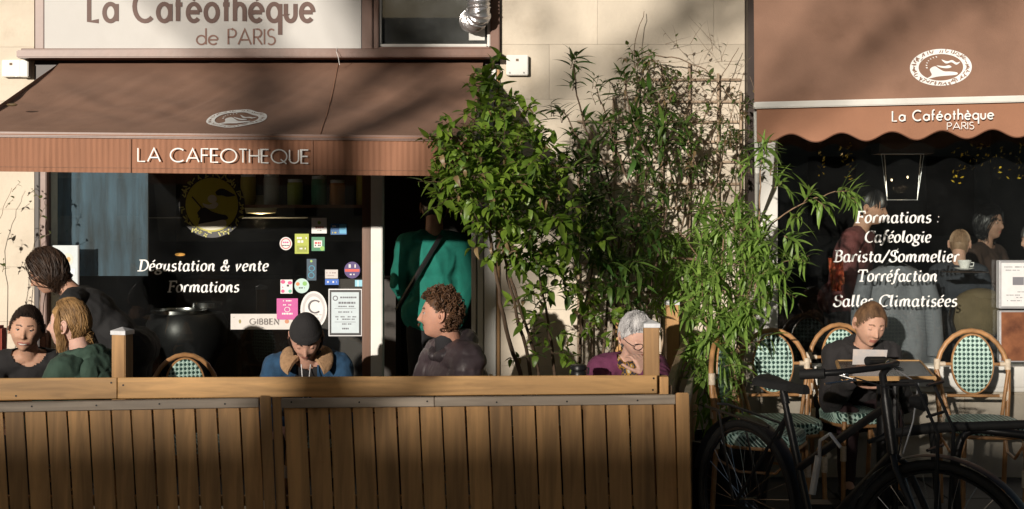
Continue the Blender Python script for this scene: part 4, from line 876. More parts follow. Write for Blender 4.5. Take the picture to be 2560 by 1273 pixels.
# ------------------------------------------------------------------ bistro chairs
def make_chair(label):
    t = Thing('bistro_chair', label, 'chair', (0, 0, 0), 'green and white woven bistro chairs')
    hoop = [Vector((-.165, -.235, 0)), Vector((-.172, -.22, .25)), Vector((-.178, -.205, .46)), Vector((-.188, -.215, .60)), Vector((-.192, -.225, .70))]
    for k in range(1, 12):
        a = math.pi - math.pi * k / 12; hoop.append(Vector((.192 * math.cos(a), -.225 - .02 * math.sin(a), .70 + .235 * math.sin(a))))
    hoop += [Vector((-v.x, v.y, v.z)) for v in reversed(hoop[:5])]
    g = MB(); g.tube(hoop, .0135, 8); t.part('back_frame', g, M['rattan'], smooth=60)
    n = 40; vs = []
    g = MB(); tilt = lambda z: -.222 - .03 * (z - .70)
    el = [Vector((.107 * math.cos(2 * math.pi * i / n), tilt(.755 + .155 * math.sin(2 * math.pi * i / n)), .755 + .155 * math.sin(2 * math.pi * i / n))) for i in range(n)]
    g.prism([e + Vector((0, -.008, 0)) for e in el], (0, .018, 0)); t.part('backrest', g, M['weave'], bev=.003)
    g = MB(); g.tube([e + Vector((0, .001, 0)) * 1 for e in [Vector((e.x * 1.03, e.y, .755 + (e.z - .755) * 1.03)) for e in el]], .007, 6, closed=True); t.part('backrest_rim', g, M['rattan'], smooth=60)
    for z, x in ((.755, .19), (.585, .185)):
        g = MB()
        if z > .7: g.tube([(-x, -.226, z), (-.105, -.224, z)], .009, 7); t.part('crossbar', g, M['rattan'], smooth=60); g = MB(); g.tube([(x, -.226, z), (.105, -.224, z)], .009, 7)
        else: g.tube([(-x, -.217, z), (x, -.217, z)], .009, 7)
        t.part('crossbar', g, M['rattan'], smooth=60)
    for s in (-1, 1):
        g = MB(); g.tube([(s * .188, -.218, .72), (s * .165, -.20, .60), (s * .135, -.16, .47)], .010, 7); t.part('brace', g, M['rattan'], smooth=60)
        g = MB(); g.tube([(s * .150, .165, .45), (s * .160, .175, .22), (s * .165, .185, 0)], .013, 8); t.part('leg', g, M['rattan'], smooth=60)
        g = MB(); g.tube([(s * .158, .17, .40), (s * .13, .08, .30), (s * .15, -.1, .30), (s * .172, -.21, .36)], .008, 6); t.part('brace', g, M['rattan'], smooth=60)
        for (x, y, z, dx, dz) in ((.188, -.226, .755, 0, .028), (.182, -.218, .585, 0, .026), (.174, -.207, .44, 0, .03), (.160, .175, .28, 0, .04)):
            g = MB(); g.tube([(s * x, y, z - dz), (s * x, y, z + dz)], .0175, 8); t.part('binding', g, M['bind'], smooth=50)
        g = MB(); g.tube([(s * .185, -.226, .755), (s * .145, -.225, .755)], .0125, 7); t.part('binding', g, M['bind'], smooth=50); g = MB(); g.tube([(s * .178, -.218, .585), (s * .14, -.218, .585)], .0125, 7)
        t.part('binding', g, M['bind'], smooth=50)
    def rr(k, n, a, b, e=.62):
        an = 2 * math.pi * k / n; c, s = math.cos(an), math.sin(an); return (a * abs(c) ** e * (1 if c > 0 else -1), b * abs(s) ** e * (1 if s > 0 else -1))
    g = MB(); n = 36; rings = [(.90, .425), (1.0, .432), (1.02, .47), (.98, .487), (.90, .492), (.0, .488)]
    vs = []; 
    for f, z in rings:
        for k in range(n): x, y = rr(k, n, .182 * f, .190 * f); vs.append((x, y - .005, z))
    g.add(vs, [(i * n + k, i * n + (k + 1) % n, (i + 1) * n + (k + 1) % n, (i + 1) * n + k) for i in range(len(rings) - 1) for k in range(n)]); t.part('seat', g, M['weave'], smooth=40)
    g = MB(); g.tube([Vector((*rr(k, n, .178, .186), .425)) for k in range(n)], .010, 6, closed=True); t.part('seat_frame', g, M['rattan'], smooth=60)
    return t.o
ch0 = make_chair('woven bistro chair dappled with leaf shade, left of the reading woman')
def place(o, x, d, yaw, label=None, z=0):
    o.location = (x, d - D0, z); o.rotation_euler = (0, 0, R(180 + yaw))
    if label: o['label'] = label
def chair(x, d, yaw, label, z=0, sc=1.0): c = copy_tree(ch0); place(c, x, d, yaw, label, z); c.scale = (sc, sc, sc); return c
place(ch0, (1957 - CX) * 7.12 / FP, 7.08, 4, None)
chair((2457 - CX) * 7.08 / FP, 7.05, -3, 'woven bistro chair under the menu case at the right')
chair(1.27, 6.72, 66, 'woven bistro chair seen side on beside the bush, behind the bicycle saddle')
chair(2.72, 6.62, -112, 'woven bistro chair cut by the right edge of the photo')
chair((2140 - CX) * 7.45 / FP, 7.42, 10, 'woven bistro chair the reading woman sits on')
chair((482 - CX) * 6.7 / FP - .01, 6.75, 25, 'low round backed woven chair behind the fence under the roaster', 0, .90)
chair(.60, 7.05, 8, 'woven bistro chair under the grey haired woman', 0, .80); chair(-1.05, 7.15, 0, 'woven bistro chair under the man in the beanie', 0, .80)
chair(-.30, 6.78, -80, 'woven bistro chair under the man with the moustache', 0, .80); chair(-2.50, 7.1, 10, 'woven bistro chair under the smiling woman', 0, .80); chair(-2.12, 6.62, -115, 'woven bistro chair under the woman in the green hoodie', 0, .80)
# tables
def tray_table(label, x0, x1, d0, d1, z, shift=0, mt='tabletop'):
    t = Thing('cafe_table', label, 'table', ((x0 + x1) / 2, (d0 + d1) / 2 - D0, 0)); y0, y1 = d0 - D0, d1 - D0
    g = MB(); c = [(x0, y0), (x1, y0), (x1 + shift, y1), (x0 + shift, y1)]
    g.hexa([(*p, z - .022) for p in c] + [(*p, z - .003) for p in c]); t.part('table_top', g, M[mt])
    r = MB(); q = [Vector((*p, z - .010)) for p in c]
    for i in range(4): beam(r, q[i], q[(i + 1) % 4], .016, .022)
    t.part('rim', r, M['woodx'], bev=.004)
    cx, cy = (x0 + x1) / 2 + shift / 2, (y0 + y1) / 2
    g = MB(); g.tube([(cx, cy, .02), (cx, cy, z - .03)], .035, 10); g.tube([(cx + .06, cy, .02), (cx + .06, cy, z - .03)], .016, 8); g.box((cx, cy, .02), (.42, .42, .03)); g.box((cx, cy, z - .035), (.4, .3, .02)); t.part('pedestal', g, M['blackmetal'], smooth=40)
tray_table('small dark topped cafe table with wooden rim before the reading woman', 1.60, 2.045, 6.50, 7.20, .785, .14)
tray_table('cafe table behind the fence beside the grey haired woman', .05, .62, 6.42, 6.90, .735)
tray_table('cafe table behind the fence between the left group', -2.75, -2.15, 6.42, 6.9, .70)
tray_table('cafe table behind the fence beside the man with the moustache', -.95, -.45, 6.42, 6.85, .70)
t = Thing('thermos_flask', 'black vacuum flask standing on the table beside the grey haired woman', 'flask', P(1446, 950, 6.6)); c = P(1446, 950, 6.62)
g = MB(); g.lathe((c.x, c.y, .737), [(0, 0), (.036, 0), (.038, .01), (.038, .055), (.034, .062), (.0, .064)], 24); t.part('body', g, M['blackmetal'], smooth=40)
g = MB(); g.lathe((c.x, c.y, .7995), [(0, 0), (.030, 0), (.040, .004), (.041, .02), (.036, .028), (.0, .03)], 24); g.tube([(c.x + .03, c.y, .815), (c.x + .05, c.y, .81), (c.x + .048, c.y, .78)], .005, 6); t.part('lid', g, M['blackmetal'], smooth=40)
t = Thing('tall_bottle', 'dark bottle with red neck leaning behind the left fence post', 'bottle', P(262, 900, 6.75)); a = P(275, 935, 6.8); b = P(247, 868, 6.75); dd = (b - a).normalized(); rot = dd.to_track_quat('Z', 'Y').to_matrix()
L_ = (b - a).length; g = MB(); g.lathe(a, [(0, -.1), (.034, -.1), (.034, L_ * .35), (.014, L_ * .6), (.013, L_ * .82), (0, L_ * .82)], 18, rot); t.part('glass', g, M['blackmetal'], smooth=40)
g = MB(); g.lathe(a, [(.0135, L_ * .62), (.0155, L_ * .62), (.0155, L_ * 1.02), (0, L_ * 1.02)], 14, rot); t.part('neck_foil', g, cm((.16, .02, .015))); g = MB(); g.lathe(a, [(.0345, L_ * .1), (.0352, L_ * .1), (.0352, L_ * .33), (.030, L_ * .38)], 18, rot); t.part('label', g, cm((.35, .35, .38)))
t = Thing('red_cushion', 'terracotta red padded back panel behind the smiling woman', 'cushion', P(10, 930, 7.4)); g = MB(); g.bb(P(-90, 960, 7.4), P(19, 812, 7.5)); t.part('panel', g, mat('terracotta_cloth', (.28, .055, .035), .9, .2, 14, .6, 90), bev=.015)
t = Thing('pale_backboard', 'pale narrow wooden chair back between bush stems and grey haired woman', 'chair', P(1546, 1100, 7.45)); g = MB()
for x in (1541, 1549): g.tube([P(x, 1100, 7.45), P(x + 1, 900, 7.45), P(x + 2, 806, 7.45)], .008, 6)
t.part('slat', g, M['woodz'])

# ------------------------------------------------------------------ people
def bump(x, c, w_): return math.exp(-((x - c) / w_) ** 2)
def head_pt(u, fem=0.0, smile=0.0):
    """u unit direction, x right, y forward, z up -> head surface point (metres)"""
    x, y, z = u.x * .0765, u.y * .094, u.z * .115
    if z < .0:
        k = (-z / .115); x *= 1 - (.30 - .02 * fem) * k ** 1.8
        if y < 0: y *= 1 - .45 * k ** 1.3
    if y > 0: y *= 1 - .05 * bump(x, 0, .05)
    if u.y > 0:
        f = min(1, u.y * 2.2)
        y += f * (-.004 * bump(z, .012, .02) * (bump(x, .032, .016) + bump(x, -.032, .016)) * 1.8)
        y += f * .0035 * bump(z, .030, .010) * bump(x, 0, .045) * (1 - .6 * fem)
        nz = 0
        if -.042 < z < .022: nz = (.022 - z) / .052 if z > -.030 else max(0, 1 - (-.030 - z) / .012)
        y += f * .031 * max(0, nz) * math.exp(-(x / (.0075 + .0070 * max(0, nz) ** 2)) ** 2)
        y += f * .005 * bump(z, -.026, .022) * (bump(x, .040, .018) + bump(x, -.040, .018)) * (1 + smile)
        y += f * (.0065 * bump(z, -.056, .006) + .0070 * bump(z, -.068, .006)) * bump(x, 0, .021)
        y -= f * .0035 * bump(z, -.0618, .003) * bump(x, 0, .024)
        y += f * .018 * bump(z, -.098, .018) * bump(x, 0, .024) + f * .004 * bump(z, -.08, .02)
    return Vector((x, y, z))
def head_mesh(mb, T, fem, smile):
    nu, nv = 88, 66; vs = []; fs = []
    for i in range(nv + 1):
        th = math.pi * (i + (.02 if i == 0 else (-.02 if i == nv else 0))) / nv
        for j in range(nu):
            ph = 2 * math.pi * j / nu; u = Vector((math.sin(th) * math.cos(ph), math.sin(th) * math.sin(ph), math.cos(th))); vs.append(T(head_pt(u, fem, smile)))
    for i in range(nv):
        for j in range(nu): fs.append((i * nu + j, (i + 1) * nu + j, (i + 1) * nu + (j + 1) % nu, i * nu + (j + 1) % nu))
    fs.append(tuple(range(nu))); fs.append(tuple(nv * nu + j for j in range(nu))[::-1]); mb.add(vs, fs)
def remesh(mb, vox, smooth=2, fac=.5):
    me = bpy.data.meshes.new('tmp'); me.from_pydata(mb.v, [], mb.f); bm = bmesh.new(); bm.from_mesh(me)
    bm.to_mesh(me); bm.free(); ob = bpy.data.objects.new('tmp', me)
    m = ob.modifiers.new('r', 'REMESH'); m.mode = 'VOXEL'; m.voxel_size = vox; m.use_smooth_shade = True
    if smooth: s = ob.modifiers.new('s', 'SMOOTH'); s.iterations = smooth; s.factor = fac
    SC.collection.objects.link(ob); dg = bpy.context.evaluated_depsgraph_get()
    out = bpy.data.meshes.new_from_object(ob.evaluated_get(dg)); bpy.data.objects.remove(ob); bpy.data.meshes.remove(me)
    out.polygons.foreach_set('use_smooth', [True] * len(out.polygons)); return out
skinmats = {}
def skin(c):
    if c not in skinmats:
        m = mat('skin', c, .6, .12, 22, .2, 160, spec=.3); m.node_tree.nodes['Principled BSDF'].inputs['Subsurface Weight'].default_value = .12
        m.node_tree.nodes['Principled BSDF'].inputs['Subsurface Radius'].default_value = (.01, .004, .002); m.node_tree.nodes['Principled BSDF'].inputs['Subsurface Scale'].default_value = .5; skinmats[c] = m
    return skinmats[c]
def hand(mb, wrist, d, palm_n, curl=.5, side=1):
    """palm + five separate fingers. d: direction of the hand, palm_n: normal of the palm side"""
    d = d.normalized(); n = (palm_n - d * palm_n.dot(d)).normalized(); s = d.cross(n) * side
    for q in (-.024, -.008, .008, .024): mb.cap(wrist + s * q * .6, wrist + d * .078 + s * q, .0125, .0115, 8)
    for q, L, cu in ((-.028, .062, 1.15), (-.010, .074, 1.0), (.009, .079, .95), (.027, .070, .9)):
        p = wrist + d * .080 + s * q * 1.08; dd = d.copy()
        for k, fr in enumerate((.45, .32, .23)):
            a = curl * cu * (.55 + .35 * k); dd = (dd * math.cos(a) + n * math.sin(a)).normalized(); p2 = p + dd * L * fr; mb.cap(p, p2, .0088 - .0008 * k, .0082 - .0009 * k, 8); p = p2
    p = wrist + d * .022 + s * .026; dd = (d * .6 + s * .7 + n * .35).normalized()
    for L, r in ((.038, .0115), (.030, .0098), (.024, .0085)):
        p2 = p + dd * L; mb.cap(p, p2, r, r * .9, 8); p = p2; dd = (dd + d * .35 + n * .25).normalized()
def eyes(t, T, skm, iris, closed=.5, parent=None, smile=0):
    for s in (-1, 1):
        c = Vector((s * .0305, .0680, .010)); g = MB(); vs0 = len(g.v)
        g.ell((0, 0, 0), (.0125, .0125, .0125), None, 16, 12)
        g.v = [v + c for v in g.v]; ms = []
        for f in g.f:
            m = sum((g.v[i] for i in f), Vector()) / len(f) - c; dr = m.normalized(); tgt = Vector((0, 1, -.35 if closed > .4 else 0)).normalized(); a = dr.angle(tgt); ms.append(2 if a < .30 else (1 if a < .58 else 0))
        g.m = ms; g.v = [T(v) for v in g.v]; e = t.part('eye', g, [cm((.36, .33, .31)), cm(iris), M['black']], parent=parent, smooth=70)
        # upper and lower lids with lash line
        g = MB(); lo = lerp(.42, -.55, closed)
        vs = []; n = 10
        for i in range(n + 1):
            a = lerp(-1.0, 1.0, i / n)
            for j in range(6):
                b = lerp(1.35, lo, j / 5); vs.append(T(c + Vector((math.sin(a) * .0140 * math.cos(b * .6), math.cos(a) * .0138 * math.cos(b), math.sin(b) * .0138))))
        g.add(vs, [(i * 6 + j, i * 6 + j + 1, (i + 1) * 6 + j + 1, (i + 1) * 6 + j) for i in range(n) for j in range(5)]); t.part('eyelid', g, skm, parent=parent, smooth=80)
        g = MB(); g.tube([vs[i * 6 + 5] for i in range(n + 1)], .0015, 5); t.part('eyelash', g, M['black'], parent=parent)
V3 = Vector
SCALP = lambda u: u.z > .42 - .0 or u.y < .12 - max(0, -u.z) * .35
def hair_cap(mb, T, off=1.05, hl=.50, side=.10, low=-.55, nz=0.0, seed=0):
    nu, nv = 72, 50; idx = {}; vs = []; fs = []
    for i in range(nv + 1):
        th = math.pi * i / nv
        for j in range(nu):
            ph = 2 * math.pi * j / nu; u = Vector((math.sin(th) * math.cos(ph), math.sin(th) * math.sin(ph), math.cos(th)))
            p = head_pt(Vector((u.x, min(u.y, .9), u.z)).normalized()); q = p * (off + nz * noise.noise(u * 5 + Vector((seed, 0, 0)))); vs.append(T(q)); idx[(i, j)] = u
    for i in range(nv):
        for j in range(nu):
            u = idx[(i, j)]
            keep = (u.z > hl + .14 - .45 * max(0, min(1, (.75 - u.y) / .6)) * abs(u.x)) or (u.y < side and u.z > low and (abs(u.x) < .80 or u.z > .15 or u.y < -.42)) 
            if keep: fs.append((i * nu + j, (i + 1) * nu + j, (i + 1) * nu + (j + 1) % nu, i * nu + (j + 1) % nu))
    mb.add(vs, fs)
def slerp(a, b, t):
    an = a.angle(b, 0)
    if an < 1e-4: return a.copy()
    return (a * math.sin((1 - t) * an) + b * math.sin(t * an)) / math.sin(an)
def strands(mb, T, rg, n, starts, ends, off=1.07, jit=.02, w_=.0022, tail=0, tdir=(0, 0, -1), wave=.0, seg=9):
    for k in range(n):
        s = starts(rg).normalized(); e = ends(rg, s).normalized(); o = off + rg.uniform(-.02, jit) ; pts = []
        ph = rg.uniform(0, 6.3); fq = rg.uniform(6, 11)
        for i in range(seg + 1):
            t_ = i / seg; u = slerp(s, e, t_); p = head_pt(Vector((u.x, min(u.y, .92), u.z)).normalized()) * (o + .03 * math.sin(math.pi * t_))
            p += Vector((math.sin(ph + t_ * fq), math.cos(ph + t_ * fq), math.sin(ph * 2 + t_ * fq))) * wave; pts.append(p)
        if tail:
            td = Vector(tdir); L = tail * rg.uniform(.7, 1.15); m = 4; p = pts[-1]
            for i in range(1, m + 1): pts.append(p + td * L * i / m + Vector((math.sin(ph + i), math.cos(ph + i), 0)) * wave * 1.2)
        N = len(pts); mb.tube([T(p) for p in pts], [w_ * (.5 + .7 * math.sin(math.pi * (i + .6) / (N + .4))) for i in range(N)], 4, cap=False)
def hairmat(name, c, c2): return mat(name, c, .6, .4, 34, .4, 120, col2=c2, stretch=(1, 1, .3), rand=0, spec=.4)
def person(label, px, py, d, yaw, hyaw=0, pitch=0, roll=0, fem=0, sc=1.0, stand=False, lean=None, hipz=.44, skincol=(.52, .31, .23), iris=(.05, .03, .02), closed=.6, smile=0, vox=.0055,
           arms=None, top=None, legs=None, hair=None, extra=None, mouthopen=0, shoe=True, turn=0, lowdetail=False, lip=(.36, .14, .11)):
    HT = P(px, py, d); Ry = Matrix.Rotation(R(180 + yaw), 3, 'Z'); Rh = Ry @ Matrix.Rotation(R(hyaw), 3, 'Z') @ Matrix.Rotation(R(-pitch), 3, 'X') @ Matrix.Rotation(R(roll), 3, 'Y')
    T = lambda p: HT + Rh @ (p * sc)
    if stand: hipz = .90 * sc
    L1, L2 = .49 * sc, .155 * sc
    if lean is None:
        need = HT.z - hipz; lo, hi = 0.0, 1.4
        for _ in range(30):
            m = (lo + hi) / 2; z = L1 * math.cos(m) + L2 * math.cos(m * .7 + .15)
            if z > need: lo = m
            else: hi = m
        lean = lo; hipz = HT.z - (L1 * math.cos(lean) + L2 * math.cos(lean * .7 + .15))
    else: hipz = HT.z - (L1 * math.cos(lean) + L2 * math.cos(lean * .7 + .15))
    fwd = L1 * math.sin(lean) + L2 * math.sin(lean * .7 + .15) + .02
    base = HT - Ry @ Vector((0, fwd, 0)); base.z = 0
    G = lambda x, y, z: base + Ry @ Vector((x, y, z))
    sd = Vector((0, math.sin(lean), math.cos(lean))); sp = lambda k, x=0, y=0: G(x, sd.y * k * sc + y * sd.z, hipz + sd.z * k * sc - y * sd.y)
    nb = sp(.47); sh = [sp(.425, s * .168 * sc * (1 - .1 * fem), .0) for s in (-1, 1)]
    if arms is None: arms = {}
    el_, wr = [], []
    for i, s in enumerate((-1, 1)):
        a = arms.get('R' if s == 1 else 'L', {})
        e = a.get('elbow'); w2 = a.get('wrist')
        if e is None: e = sh[i] + Ry @ Vector((s * .05, .10 if not stand else -.02, -.25)) * sc
        if w2 is None: w2 = e + Ry @ Vector((-s * .10, .20 if not stand else .05, -.02 if not stand else -.24)) * sc
        el_.append(Vector(e)); wr.append(Vector(w2))
    t = Thing('person', label, 'person', (base.x, base.y, 0))
    hips = [G(s * .085 * sc, 0, hipz) for s in (-1, 1)]
    if stand: kn = [G(s * .09, .02, hipz * .53) for s in (-1, 1)]; an = [G(s * .09, -.02, .08) for s in (-1, 1)]
    else: kn = [G(s * .12, .40 * sc, max(hipz + .02, .42)) for s in (-1, 1)]; an = [G(s * .12, .36 * sc, .09) for s in (-1, 1)]
    def torso(mb, k):
        mb.cap(hips[0], hips[1], .105 * sc + k, .105 * sc + k, 16)
        Rt = Ry @ Matrix.Rotation(-lean, 3, 'X')
        mb.ell(sp(.16), ((.135 - .015 * fem) * sc + k, .095 * sc + k, .17 * sc), Rt, 20, 12)
        mb.ell(sp(.31), ((.155 - .012 * fem) * sc + k, .108 * sc + k, .16 * sc), Rt, 20, 12)
        mb.cap(sh[0].lerp(sh[1], .10), sh[0].lerp(sh[1], .90), .058 * sc + k, .058 * sc + k, 14)
        for i in (0, 1): mb.cap(sh[i], sp(.455, (-1, 1)[i] * .04), .050 * sc + k, .05 * sc + k * .6, 12)
    def arm(mb, k, fore=1.0):
        for i in (0, 1):
            mb.cap(sh[i], el_[i], .049 * sc + k, .040 * sc + k, 12); mb.cap(el_[i], el_[i].lerp(wr[i], fore), .040 * sc + k, lerp(.040, .027, fore) * sc + k * .8, 12)
    def leg(mb, k):
        for i in (0, 1): mb.cap(hips[i], kn[i], .082 * sc + k, .056 * sc + k, 14); mb.cap(kn[i], an[i], .054 * sc + k, .036 * sc + k, 12)
    mb = MB(); head_mesh(mb, T, fem, smile)
    for s in (-1, 1): 
        mb.ell(T(Vector((s * .0755, -.006, -.004))), (.010 * sc, .018 * sc, .032 * sc), Rh @ Matrix.Rotation(R(-14), 3, 'X') @ Matrix.Rotation(R(s * 14), 3, 'Z'), 12, 10)
        mb.ell(T(Vector((s * .084, -.013, .006))), (.0065 * sc, .015 * sc, .025 * sc), Rh @ Matrix.Rotation(R(s * 26), 3, 'Z'), 12, 10)
    mb.cap(T(Vector((0, -.030, -.045))), nb + Vector((0, 0, .01)), (.052 - .006 * fem) * sc, (.056 - .006 * fem) * sc, 18)
    torso(mb, -.004); arm(mb, 0); leg(mb, -.004)
    for i, s in enumerate((-1, 1)):
        a = arms.get('R' if s == 1 else 'L', {}); hd = a.get('hd', (wr[i] - el_[i])); hn = a.get('hn', Ry @ Vector((0, .2, -1))); hand(mb, wr[i], Vector(hd), Vector(hn), a.get('curl', .5), -s)
        mb.cap(an[i], an[i] + Ry @ Vector((0, .13, -.045)), .035, .028, 10)
    for s in (-1, 1):
        g = MB(); ce = V3((s * .088, -.012, .002)); pts = [T(ce + V3((-s * .006 * (1 - math.sin(a / 2)), .015 * math.cos(a) * 1.0 - .004 * math.sin(a), .028 * math.sin(a) * 1.05))) for a in [R(x) for x in range(20, 301, 20)]]
        ears = t.__dict__.setdefault('ears', []); g.tube(pts, [.003] + [.0048] * (len(pts) - 2) + [.003], 6); ears.append(g); g = MB(); g.ell(T(V3((s * .0905, -.006, -.001))), (.0035, .007, .012), Rh, 10, 8); ears.append(g)
    me = remesh(mb, vox, 1, .4)
    sk = skin(skincol); me.materials.clear(); me.materials.append(sk); me.materials.append(cm(lip, .45)); hm = hair['mat'] if hair and 'mat' in hair else cm((.05, .03, .02)); me.materials.append(hm)
    inv = Rh.inverted(); mi = []
    for p in me.polygons:
        q = inv @ (p.center - HT) / sc; v = 0
        if q.y > .06 and abs(q.z + .062) < .0095 - .18 * abs(q.x) ** 1.4 + smile * .0 and abs(q.x) < .021 + .009 * smile: v = 1
        if q.y > .05 and hair and not hair.get('nobrow') and abs(q.z - (.034 - abs(abs(q.x) - .030) * .25)) < (.0044 if not fem else .0030) and .012 < abs(q.x) < .044: v = 2
        if hair and hair.get('stache') and q.y > .06 and -.054 < q.z < -.040 and abs(q.x) < .030 - (q.z + .054) * .6 and q.z < -.042: v = 2
        if hair and hair.get('beard') and q.z < -.040 and abs(q.x) > .0 and (abs(q.x) > .030 or q.z < -.076) and q.y > 0: v = 2 if random.random() < .5 else 0
        mi.append(v)
    me.polygons.foreach_set('material_index', mi); me.transform(Matrix.Translation(-t.org)); me.name = 'body'; bo = t.part('body', me, None)
    for k_, g in enumerate(t.ears): t.part(('ear_rim', 'ear_shade')[k_ % 2], g, sk if k_ % 2 == 0 else cm((skincol[0] * .55, skincol[1] * .45, skincol[2] * .42)), parent=bo, smooth=80)  # shade of the ear hollow is put into a darker skin colour
    eyes(t, T, sk, iris, closed, None, smile)
    if smile:
        g = MB(); g.tube([T(Vector((x, .101 - 14 * x * x, -.0615 + 7 * x * x))) for x in (-.020, -.012, -.004, .004, .012, .020)], [.001, .003, .0034, .0034, .003, .001], 6); t.part('teeth', g, cm((.62, .60, .56)))
    if hair and hair.get('stache'):
        g = MB(); rg = random.Random(3)
        for k in range(60):
            x = rg.uniform(-.024, .024); p = Vector((x, .103 - 10 * x * x, -.045)); g.tube([T(p), T(p + Vector((x * .25, .004, -.006))), T(p + Vector((x * .45, .001, -.012)))], [.0026, .0026, .001], 4)
        t.part('moustache', g, hm)
    # clothes
    def cloth(name, fn, m, v=.009, amp=.006, freq=9, cut=None, seed=0, quilt=0, lab=None):
        mb = MB(); fn(mb); me = remesh(mb, v, 2, .5); 
        cs = []; 
        for vtx in me.vertices:
            p = vtx.co; q = Vector((p.x * freq, p.y * freq, p.z * freq * .45)) + Vector((seed, 0, 0))
            k = noise.noise(q) + .6 * (1 - abs(noise.noise(q * 2.1)) * 2.5) - .35
            dlt = amp * k
            if quilt: dlt += quilt * (abs(math.sin(p.z * 42)) - .6)
            cs.append(p + vtx.normal * dlt)
        for vtx, c in zip(me.vertices, cs): vtx.co = c
        if cut:
            bm = bmesh.new(); bm.from_mesh(me); bmesh.ops.delete(bm, geom=[f for f in bm.faces if cut(f.calc_center_median())], context='FACES'); bm.to_mesh(me); bm.free()
        me.materials.clear(); me.materials.append(m); me.transform(Matrix.Translation(-t.org)); me.name = name; return t.part(name, me, None, label=lab)
    k = top.get('k', .014)
    neckr = top.get('neckr', .066)
    def topf(mb):
        torso(mb, k); arm(mb, k, .93)
        if top.get('collar'): mb.cap(nb - sd_w * .01, nb + sd_w * top['collar'], .062 + k * .5, .058 + k * .3, 16)
    sd_w = Ry @ sd
    nbc = nb + sd_w * (.0)
    cut = (lambda c: (c - (nb + sd_w * top.get('ncut', .05) + Ry @ Vector((0, top.get('nfwd', .03), 0)))).length < neckr) if not top.get('collar') else None
    to = cloth(top.get('name', 'sweater'), topf,  top['mat'], top.get('vox', .009), top.get('amp', .006), top.get('freq', 9), cut, px * .01, top.get('quilt', 0))
    if top.get('front'):
        fw, fm = top['front']; to.data.materials.append(fm); iv = Ry.inverted()
        for p in to.data.polygons:
            q = iv @ (p.center + t.org - nb)
            if abs(q.x) < fw + max(0, -q.z) * .12 and q.y > .02: p.material_index = 1
    lm = legs or cm((.03, .03, .035), .9)
    cloth('trousers', lambda mb: (leg(mb, .012), mb.cap(hips[0], hips[1], .112, .112, 14)), lm, .014, .006, 8, None, 3)
    g = MB()
    for i in (0, 1): g.cap(an[i] + Vector((0, 0, -.035)), an[i] + Ry @ Vector((0, .15, -.05)), .044, .036, 10); g.box(an[i] + Ry @ Vector((0, .06, -.075)), (.085, .26, .02), Ry)
    t.part('shoes', g, M['rubber'], smooth=50)
    ctx = dict(t=t, T=T, Rh=Rh, Ry=Ry, nb=nb, sh=sh, sp=sp, G=G, sdw=sd_w, top=to, cloth=cloth, HT=HT, hm=hm, el=el_, wr=wr, sc=sc)
    rg = random.Random(int(px)); h = hair or {}
    if h.get('kind'):
        g = MB(); h['kind'](g, T, rg, ctx); t.part('hair', g, hm, smooth=70, label=h.get('label'))
    if extra: extra(ctx)
    return ctx
V3 = Vector
def curly(g, T, rg, c):
    hair_cap(g, T, 1.06, .46, .06, -.50, .02)
    for k in range(900):
        u = V3([rg.gauss(0, 1) for _ in range(3)]).normalized()
        if not (u.z > .56 + .1 * abs(u.x) or (u.y < .06 and u.z > -.52) or (u.y < .22 and u.z > .25)): continue
        if u.y > .12 and u.z < .42 and abs(u.x) > .3: continue
        if abs(u.x) > .75 and -.5 < u.z < .16 and u.y > -.33: continue
        p = head_pt(u) * (1.10 + .12 * max(0, u.z) + (.06 if u.y < -.3 else 0) + rg.uniform(-.02, .09)); ax = V3([rg.gauss(0, 1) for _ in range(3)]).normalized(); b = ax.orthogonal().normalized(); cc = ax.cross(b); r0 = rg.uniform(.007, .014)
        pts = [T(p + b * r0 * math.cos(a) * (1 - .05 * i) + cc * r0 * math.sin(a) + ax * (i - 4) * .0016) for i, a in enumerate([x * .85 for x in range(10)])]
        g.tube(pts, [.0016 + .0014 * math.sin(math.pi * i / 9) for i in range(10)], 4, cap=False)
def pulled(bun, n=1000, hl=.53):
    def f(g, T, rg, c):
        hair_cap(g, T, 1.03, hl, .14, -.45); B = V3(bun).normalized()
        def st(r):
            while 1:
                a = r.uniform(-1.9, 1.9); z = max(.76 - .56 * abs(a) ** 1.5, -.06) + r.uniform(-.02, .35); u = V3((math.sin(a) * .95, math.cos(a), z * 1.2))
                return u
        strands(g, T, rg, n, st, lambda r, s: B + V3([r.uniform(-.12, .12) for _ in range(3)]), 1.085, .03, .0013, wave=.0012)
        bp = head_pt(B) * 1.12
        for k in range(90):
            u = V3([rg.gauss(0, 1) for _ in range(3)]).normalized(); b = u.orthogonal().normalized(); cc = u.cross(b); r0 = rg.uniform(.014, .026)
            g.tube([T(bp + b * r0 * math.cos(x) + cc * r0 * math.sin(x)) for x in [q * .6 for q in range(8)]], [.001, .002, .0024, .0026, .0026, .0024, .002, .001], 4, cap=False)
    return f
